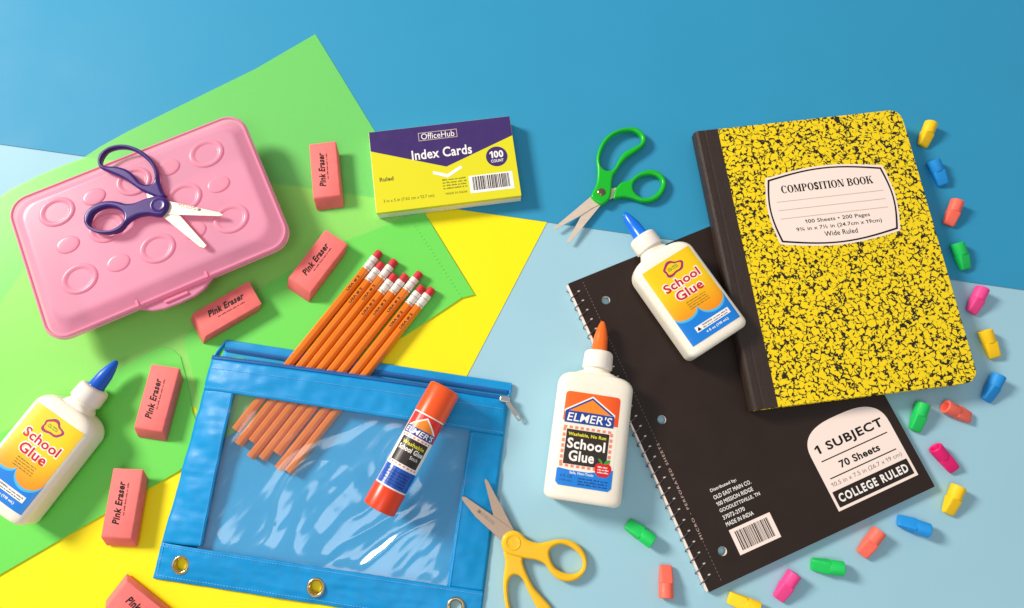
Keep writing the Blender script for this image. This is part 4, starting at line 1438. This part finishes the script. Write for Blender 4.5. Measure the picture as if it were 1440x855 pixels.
# ================================================================== spiral notebook
def notebook():
    c = Vector((19.25, -6.79))
    th = 0.3953
    W, H, Z = 20.26, 26.7, 0.6
    t = thing('spiral_notebook', 'black one subject spiral notebook under the yellow composition book', 'notebook', (c.x, c.y, 0.02), th)
    inv = Matrix.Rotation(-th, 2)
    L = lambda p: inv @ (Vector(p) - c)
    x0, x1, y0, y1 = -W / 2, W / 2, -H / 2, H / 2
    holes = [L(p) for p in PTS['note_holes']]
    hl = [circle(p.x, p.y, .36, n=20) for p in holes]
    n = 29
    pitch = (H - 1.2) / n
    ys = [y0 + .7 + pitch * (i + .5) for i in range(n)]
    slots = [rounded(x0 + .46, x0 + .7, y - .06, y + .06, .05, 2) for y in ys]
    g = slab(rounded(x0, x1, y0, y1, (.12, .1, .1, .12), 4), hl + slots, Z - .05, Z, .015, 1)
    cov = g.build('front_cover', M['cover_black'], t)
    g = slab(rounded(x0 + .1, x1 - .12, y0 + .12, y1 - .12, .1, 3), hl, .06, Z - .056, 0)
    g.build('pages', M['paper_edge'], t)
    g = slab(rounded(x0 - .02, x1, y0, y1, .15, 4), hl, 0, .052, 0)
    g.build('back_cover', M['cover_black'], t)
    # coil
    g = Geo()
    pts = []
    R = .44
    for i in range(n * 16 + 1):
        a = 2 * math.pi * i / 16
        pts.append((x0 + .12 - R * math.cos(a), y0 + .7 + pitch * i / 16, Z / 2 + .06 + R * .8 * math.sin(a) * .9))
    g.tube(pts, .045, 6)
    g.build('spiral_wire', M['wire'], t, True)
    g = Geo()   # pale strip: edge of the sheets showing inside the coil
    g.box(x0 - .13, x0 + .0, y0 + .1, y1 - .1, .12, Z - .02)
    g.build('page_margin', M['label_paper'], t)
    z = Z + .004
    # perforation line and its words
    P = [L(p) for p in PTS['note_perf']]
    xp = sum(p.x for p in P) / len(P)
    T = [L(p) for p in PTS['note_perftext']]
    yA, yB = min(p.y for p in T), max(p.y for p in T)
    d = []
    y = y0 + .4
    while y < y1 - .4:
        if not (yA - .15 < y < yB + .1):
            d.append(poly2d([(xp - .02, y), (xp + .02, y), (xp + .02, y + .14), (xp - .02, y + .14)]))
        y += .3
    ink('perforation', merge2d(d), M['grey_ink'], cov, z)
    v, f = text2d('MICRO - PERFORATED SHEETS', 0, yB - yA, -.1, .1, space=1.25)
    ink('lettering', ([(xp - b, yA + a) for a, b in v], f), M['pale_line'], cov, z)
    # round-topped label
    q = [L(p) for p in PTS['note_label']]
    lx, ly = q[0].x, q[0].y
    ang = math.atan2(q[1].y - q[0].y, q[1].x - q[0].x)
    A = 7.3

    def at(vf):
        cA, sA = math.cos(ang), math.sin(ang)
        return [(lx + a * cA - b * sA, ly + a * sA + b * cA) for a, b in vf[0]], vf[1]
    shape = [(0, 0), (A, 0), (A, 4.5)]
    for k in range(1, 24):
        s = math.pi * k / 24
        shape.append((A / 2 + A / 2 * math.copysign(abs(math.cos(s)) ** .7, math.cos(s)), 4.5 + 2.2 * math.sin(s) ** .8))
    shape.append((0, 4.5))
    lab = ink('label', at(poly2d(shape)), M['label_paper'], cov, z)
    mk = lambda nme, vf, m, l=.005: ink(nme, at(vf), m, lab, z + l)
    bar = lambda a, b, c_, d_: poly2d([(a, c_), (b, c_), (b, d_), (a, d_)])
    mk('lettering', text2d('1 SUBJECT', .55, 6.75, 4.28, 5.2, bold=.03, space=1.05), M['ink'])
    mk('rule_line', bar(.6, 6.7, 3.86, 3.95), M['ink'])
    mk('lettering', text2d('70 Sheets', 1.85, 5.5, 2.85, 3.45, bold=.03), M['ink'])
    mk('rule_line', bar(.6, 6.7, 2.42, 2.51), M['ink'])
    mk('lettering', text2d('10.5 in x 7.5 in (26.7 x 19 cm)', .45, 6.9, 1.72, 2.15), M['grey_ink'])
    mk('black_bar', poly2d(rounded(.22, A - .22, .22, 1.5, .08)), M['cover_black'], .005)
    mk('lettering', text2d('COLLEGE RULED', .5, A - .5, .52, 1.2, bold=.035, space=1.15), M['white_ink'], .01)
    # address and barcode
    q = [L(p) for p in PTS['note_barcode']]          # TL TR BR BL
    bx, by = q[3].x, q[3].y
    an = math.atan2(q[2].y - q[3].y, q[2].x - q[3].x)

    def at2(vf):
        cA, sA = math.cos(an), math.sin(an)
        return [(bx + a * cA - b * sA, by + a * sA + b * cA) for a, b in vf[0]], vf[1]
    gr = ink('barcode_ground', at2(bar(0, 3.6, 0, 2.0)), M['label_paper'], cov, z)
    ink('barcode', at2(barcode(.35, 3.25, .25, 1.75, 11)), M['ink'], gr, z + .005)
    lines = ('Distributed by:', 'OLD EAST MAIN CO.', '100 MISSION RIDGE', 'GOODLETTSVILLE, TN', '37072-2170', 'MADE IN INDIA')
    wd = (2.3, 3.3, 3.2, 3.55, 1.9, 2.4)
    for i, (s, w) in enumerate(zip(lines, wd)):
        yy = 2.3 + .55 * (5 - i)
        ink('lettering', at2(text2d(s, .0, w, yy, yy + .32, bold=.01)), M['white_ink'], cov, z)


notebook()


# ================================================================== composition book
def composition():
    c = Vector((27.0, 4.13))
    th = 0.1219
    W, H = 18.76, 24.7
    t = thing('composition_book', 'yellow marbled composition book with black cloth spine', 'notebook', (c.x, c.y, 0.68), th)
    inv = Matrix.Rotation(-th, 2)
    L = lambda p: inv @ (Vector(p) - c)
    x0, x1, y0, y1 = -W / 2, W / 2, -H / 2, H / 2
    T = 1.3
    rc = 1.1
    g = slab(rounded(x0 + .3, x1, y0, y1, (rc, .05, .05, rc), 8), (), T - .11, T, .03, 2)
    cov = g.build('front_cover', M['marble'], t)
    g = slab(rounded(x0 + .25, x1 - .12, y0 + .1, y1 - .1, (rc, .05, .05, rc), 8), (), .115, T - .115, 0)
    g.build('pages', M['paper_edge'], t)
    g = slab(rounded(x0 + .3, x1, y0, y1, (rc, .05, .05, rc), 8), (), 0, .11, .03, 2)
    g.build('back_cover', M['marble'], t)
    # cloth tape folded round the spine
    q = 2.05
    prof = [(x0 + q, T + .012), (x0 + q, T + .02), (x0 + 1.0, T + .022), (x0 + .85, T + .0), (x0 + .72, T + .022), (x0 + .3, T + .02), (x0 + .1, T - .05), (x0, T - .25), (x0, .25), (x0 + .1, .05), (x0 + .3, -.015), (x0 + q, -.015), (x0 + q, -.008), (x0 + .32, .03), (x0 + .2, .3), (x0 + .2, T - .3), (x0 + .32, T + .004)]
    g = Geo()
    n = 30
    g.loft([[(x, y0 + .0 + H * k / n, z) for x, z in reversed(prof)] for k in range(n + 1)], (False, False))
    g.build('spine_tape', M['cloth_spine'], t)
    z = T + .006
    Q = [L(p) for p in PTS['comp_label']]    # TL TR BR BL

    def barrel(ins):
        xs = ((Q[0].x + Q[3].x) / 2 + ins, (Q[1].x + Q[2].x) / 2 - ins)
        yy = ((Q[2].y + Q[3].y) / 2 + ins, (Q[0].y + Q[1].y) / 2 - ins)
        out = []
        bx_, by_ = .42, .62
        n = 14
        cs = [(xs[0], yy[0]), (xs[1], yy[0]), (xs[1], yy[1]), (xs[0], yy[1])]
        for k in range(4):
            a, b = cs[k], cs[(k + 1) % 4]
            for i in range(n):
                s = i / n
                bul = math.sin(math.pi * s)
                x, y = a[0] + (b[0] - a[0]) * s, a[1] + (b[1] - a[1]) * s
                x += (0, bx_, 0, -bx_)[k] * bul
                y += (-by_, 0, by_, 0)[k] * bul
                out.append((x, y))
        return out
    lab = ink('label', poly2d(barrel(-.12)), M['label_paper'], cov, z)
    ink('label_border', poly2d(barrel(.05), [barrel(.19)]), M['ink'], lab, z + .005)
    mx = (Q[0].x + Q[1].x + Q[2].x + Q[3].x) / 4
    my = (Q[0].y + Q[1].y + Q[2].y + Q[3].y) / 4
    ink('lettering', serif_text('COMPOSITION BOOK', mx - 4.1, mx + 4.1, my + 1.5, my + 2.2), M['ink'], lab, z + .005)
    for k in range(3):
        yy = my + .72 - .78 * k
        ink('rule_line', poly2d([(mx - 4.75, yy), (mx + 4.75, yy), (mx + 4.75, yy + .06), (mx - 4.75, yy + .06)]), M['pale_line'], lab, z + .005)
    for s, w, yy in (('100 Sheets \u2022 200 Pages', 2.85, -1.55), ('9\u00be in x 7\u00bd in (24.7cm x 19cm)', 3.75, -2.18), ('Wide Ruled', 1.45, -2.8)):
        ink('lettering', text2d(s, mx - w + .15, mx + w + .15, my + yy, my + yy + .45, bold=.01), M['ink'], lab, z + .005)


composition()


# ================================================================== pencil-top cap erasers
def cap_eraser(color, mouth, chisel, i, label):
    a, b = Vector(mouth), Vector(chisel)
    d = (b - a).normalized()
    t = thing('cap_eraser', label, 'cap eraser', (a.x, a.y, .62), math.atan2(d.y, d.x), 'pencil top cap erasers')
    t.rotation_euler = (0, 0.15, math.atan2(d.y, d.x))
    R, Lc = .57, 2.4
    roll = random.Random(i * 5 + 1).uniform(-.45, .45)
    n = 32

    def ring(x, ry, rz, p=2.0):
        out = []
        for k in range(n):
            s = 2 * math.pi * k / n
            y = ry * math.copysign(abs(math.cos(s)) ** (2 / p), math.cos(s))
            z = rz * math.copysign(abs(math.sin(s)) ** (2 / p), math.sin(s))
            out.append((x, y * math.cos(roll) - z * math.sin(roll), y * math.sin(roll) + z * math.cos(roll)))
        return out
    g = Geo()
    g.loft([ring(.85, .28, .28), ring(.05, .35, .35), ring(0, .38, .38), ring(-.03, .43, .43), ring(-.02, R - .05, R - .05), ring(.03, R, R),
            ring(1.02, R - .02, R - .02), ring(1.06, R - .04, R - .04), ring(1.07, R - .05, R - .12, 5.0), ring(1.2, R - .05, R - .13, 6.0),
            ring(2.2, R - .1, .24, 6.0), ring(Lc - .06, R - .12, .19, 5.0), ring(Lc - .01, R - .17, .13, 4.0), ring(Lc, R - .24, .06, 3.0)])
    g.build('body', M['rubber_' + color], t, True)
    return t


cl = ('yellow cap eraser nearest the far corner of the composition book',
      'blue cap eraser on deep blue paper beside the composition book',
      'coral cap eraser on deep blue paper between blue and green ones',
      'green cap eraser on deep blue paper just above the pale blue edge',
      'pink cap eraser just below the edge of the deep blue paper',
      'yellow cap eraser close to the composition book\'s lower right corner',
      'blue cap eraser below the lower right corner of the composition book',
      'green cap eraser upright beside the black notebook below the composition book',
      'coral cap eraser lying level with its open mouth to the left',
      'magenta cap eraser with open mouth right of the notebook label',
      'yellow cap eraser off the right corner of the black notebook',
      'blue cap eraser lying level under the notebook\'s lower edge',
      'coral cap eraser below the notebook between blue and green ones',
      'green cap eraser lying level below the black notebook',
      'pink cap eraser leaning below the notebook near the picture\'s bottom',
      'yellow cap eraser cut off by the bottom edge beside the coil',
      'coral cap eraser standing upright left of the coil\'s lower end',
      'green cap eraser on pale blue paper below the orange nozzled bottle')
for i, ((c, a, b), l) in enumerate(zip(PTS['caps'], cl)):
    cap_eraser(c, a, b, i, l)
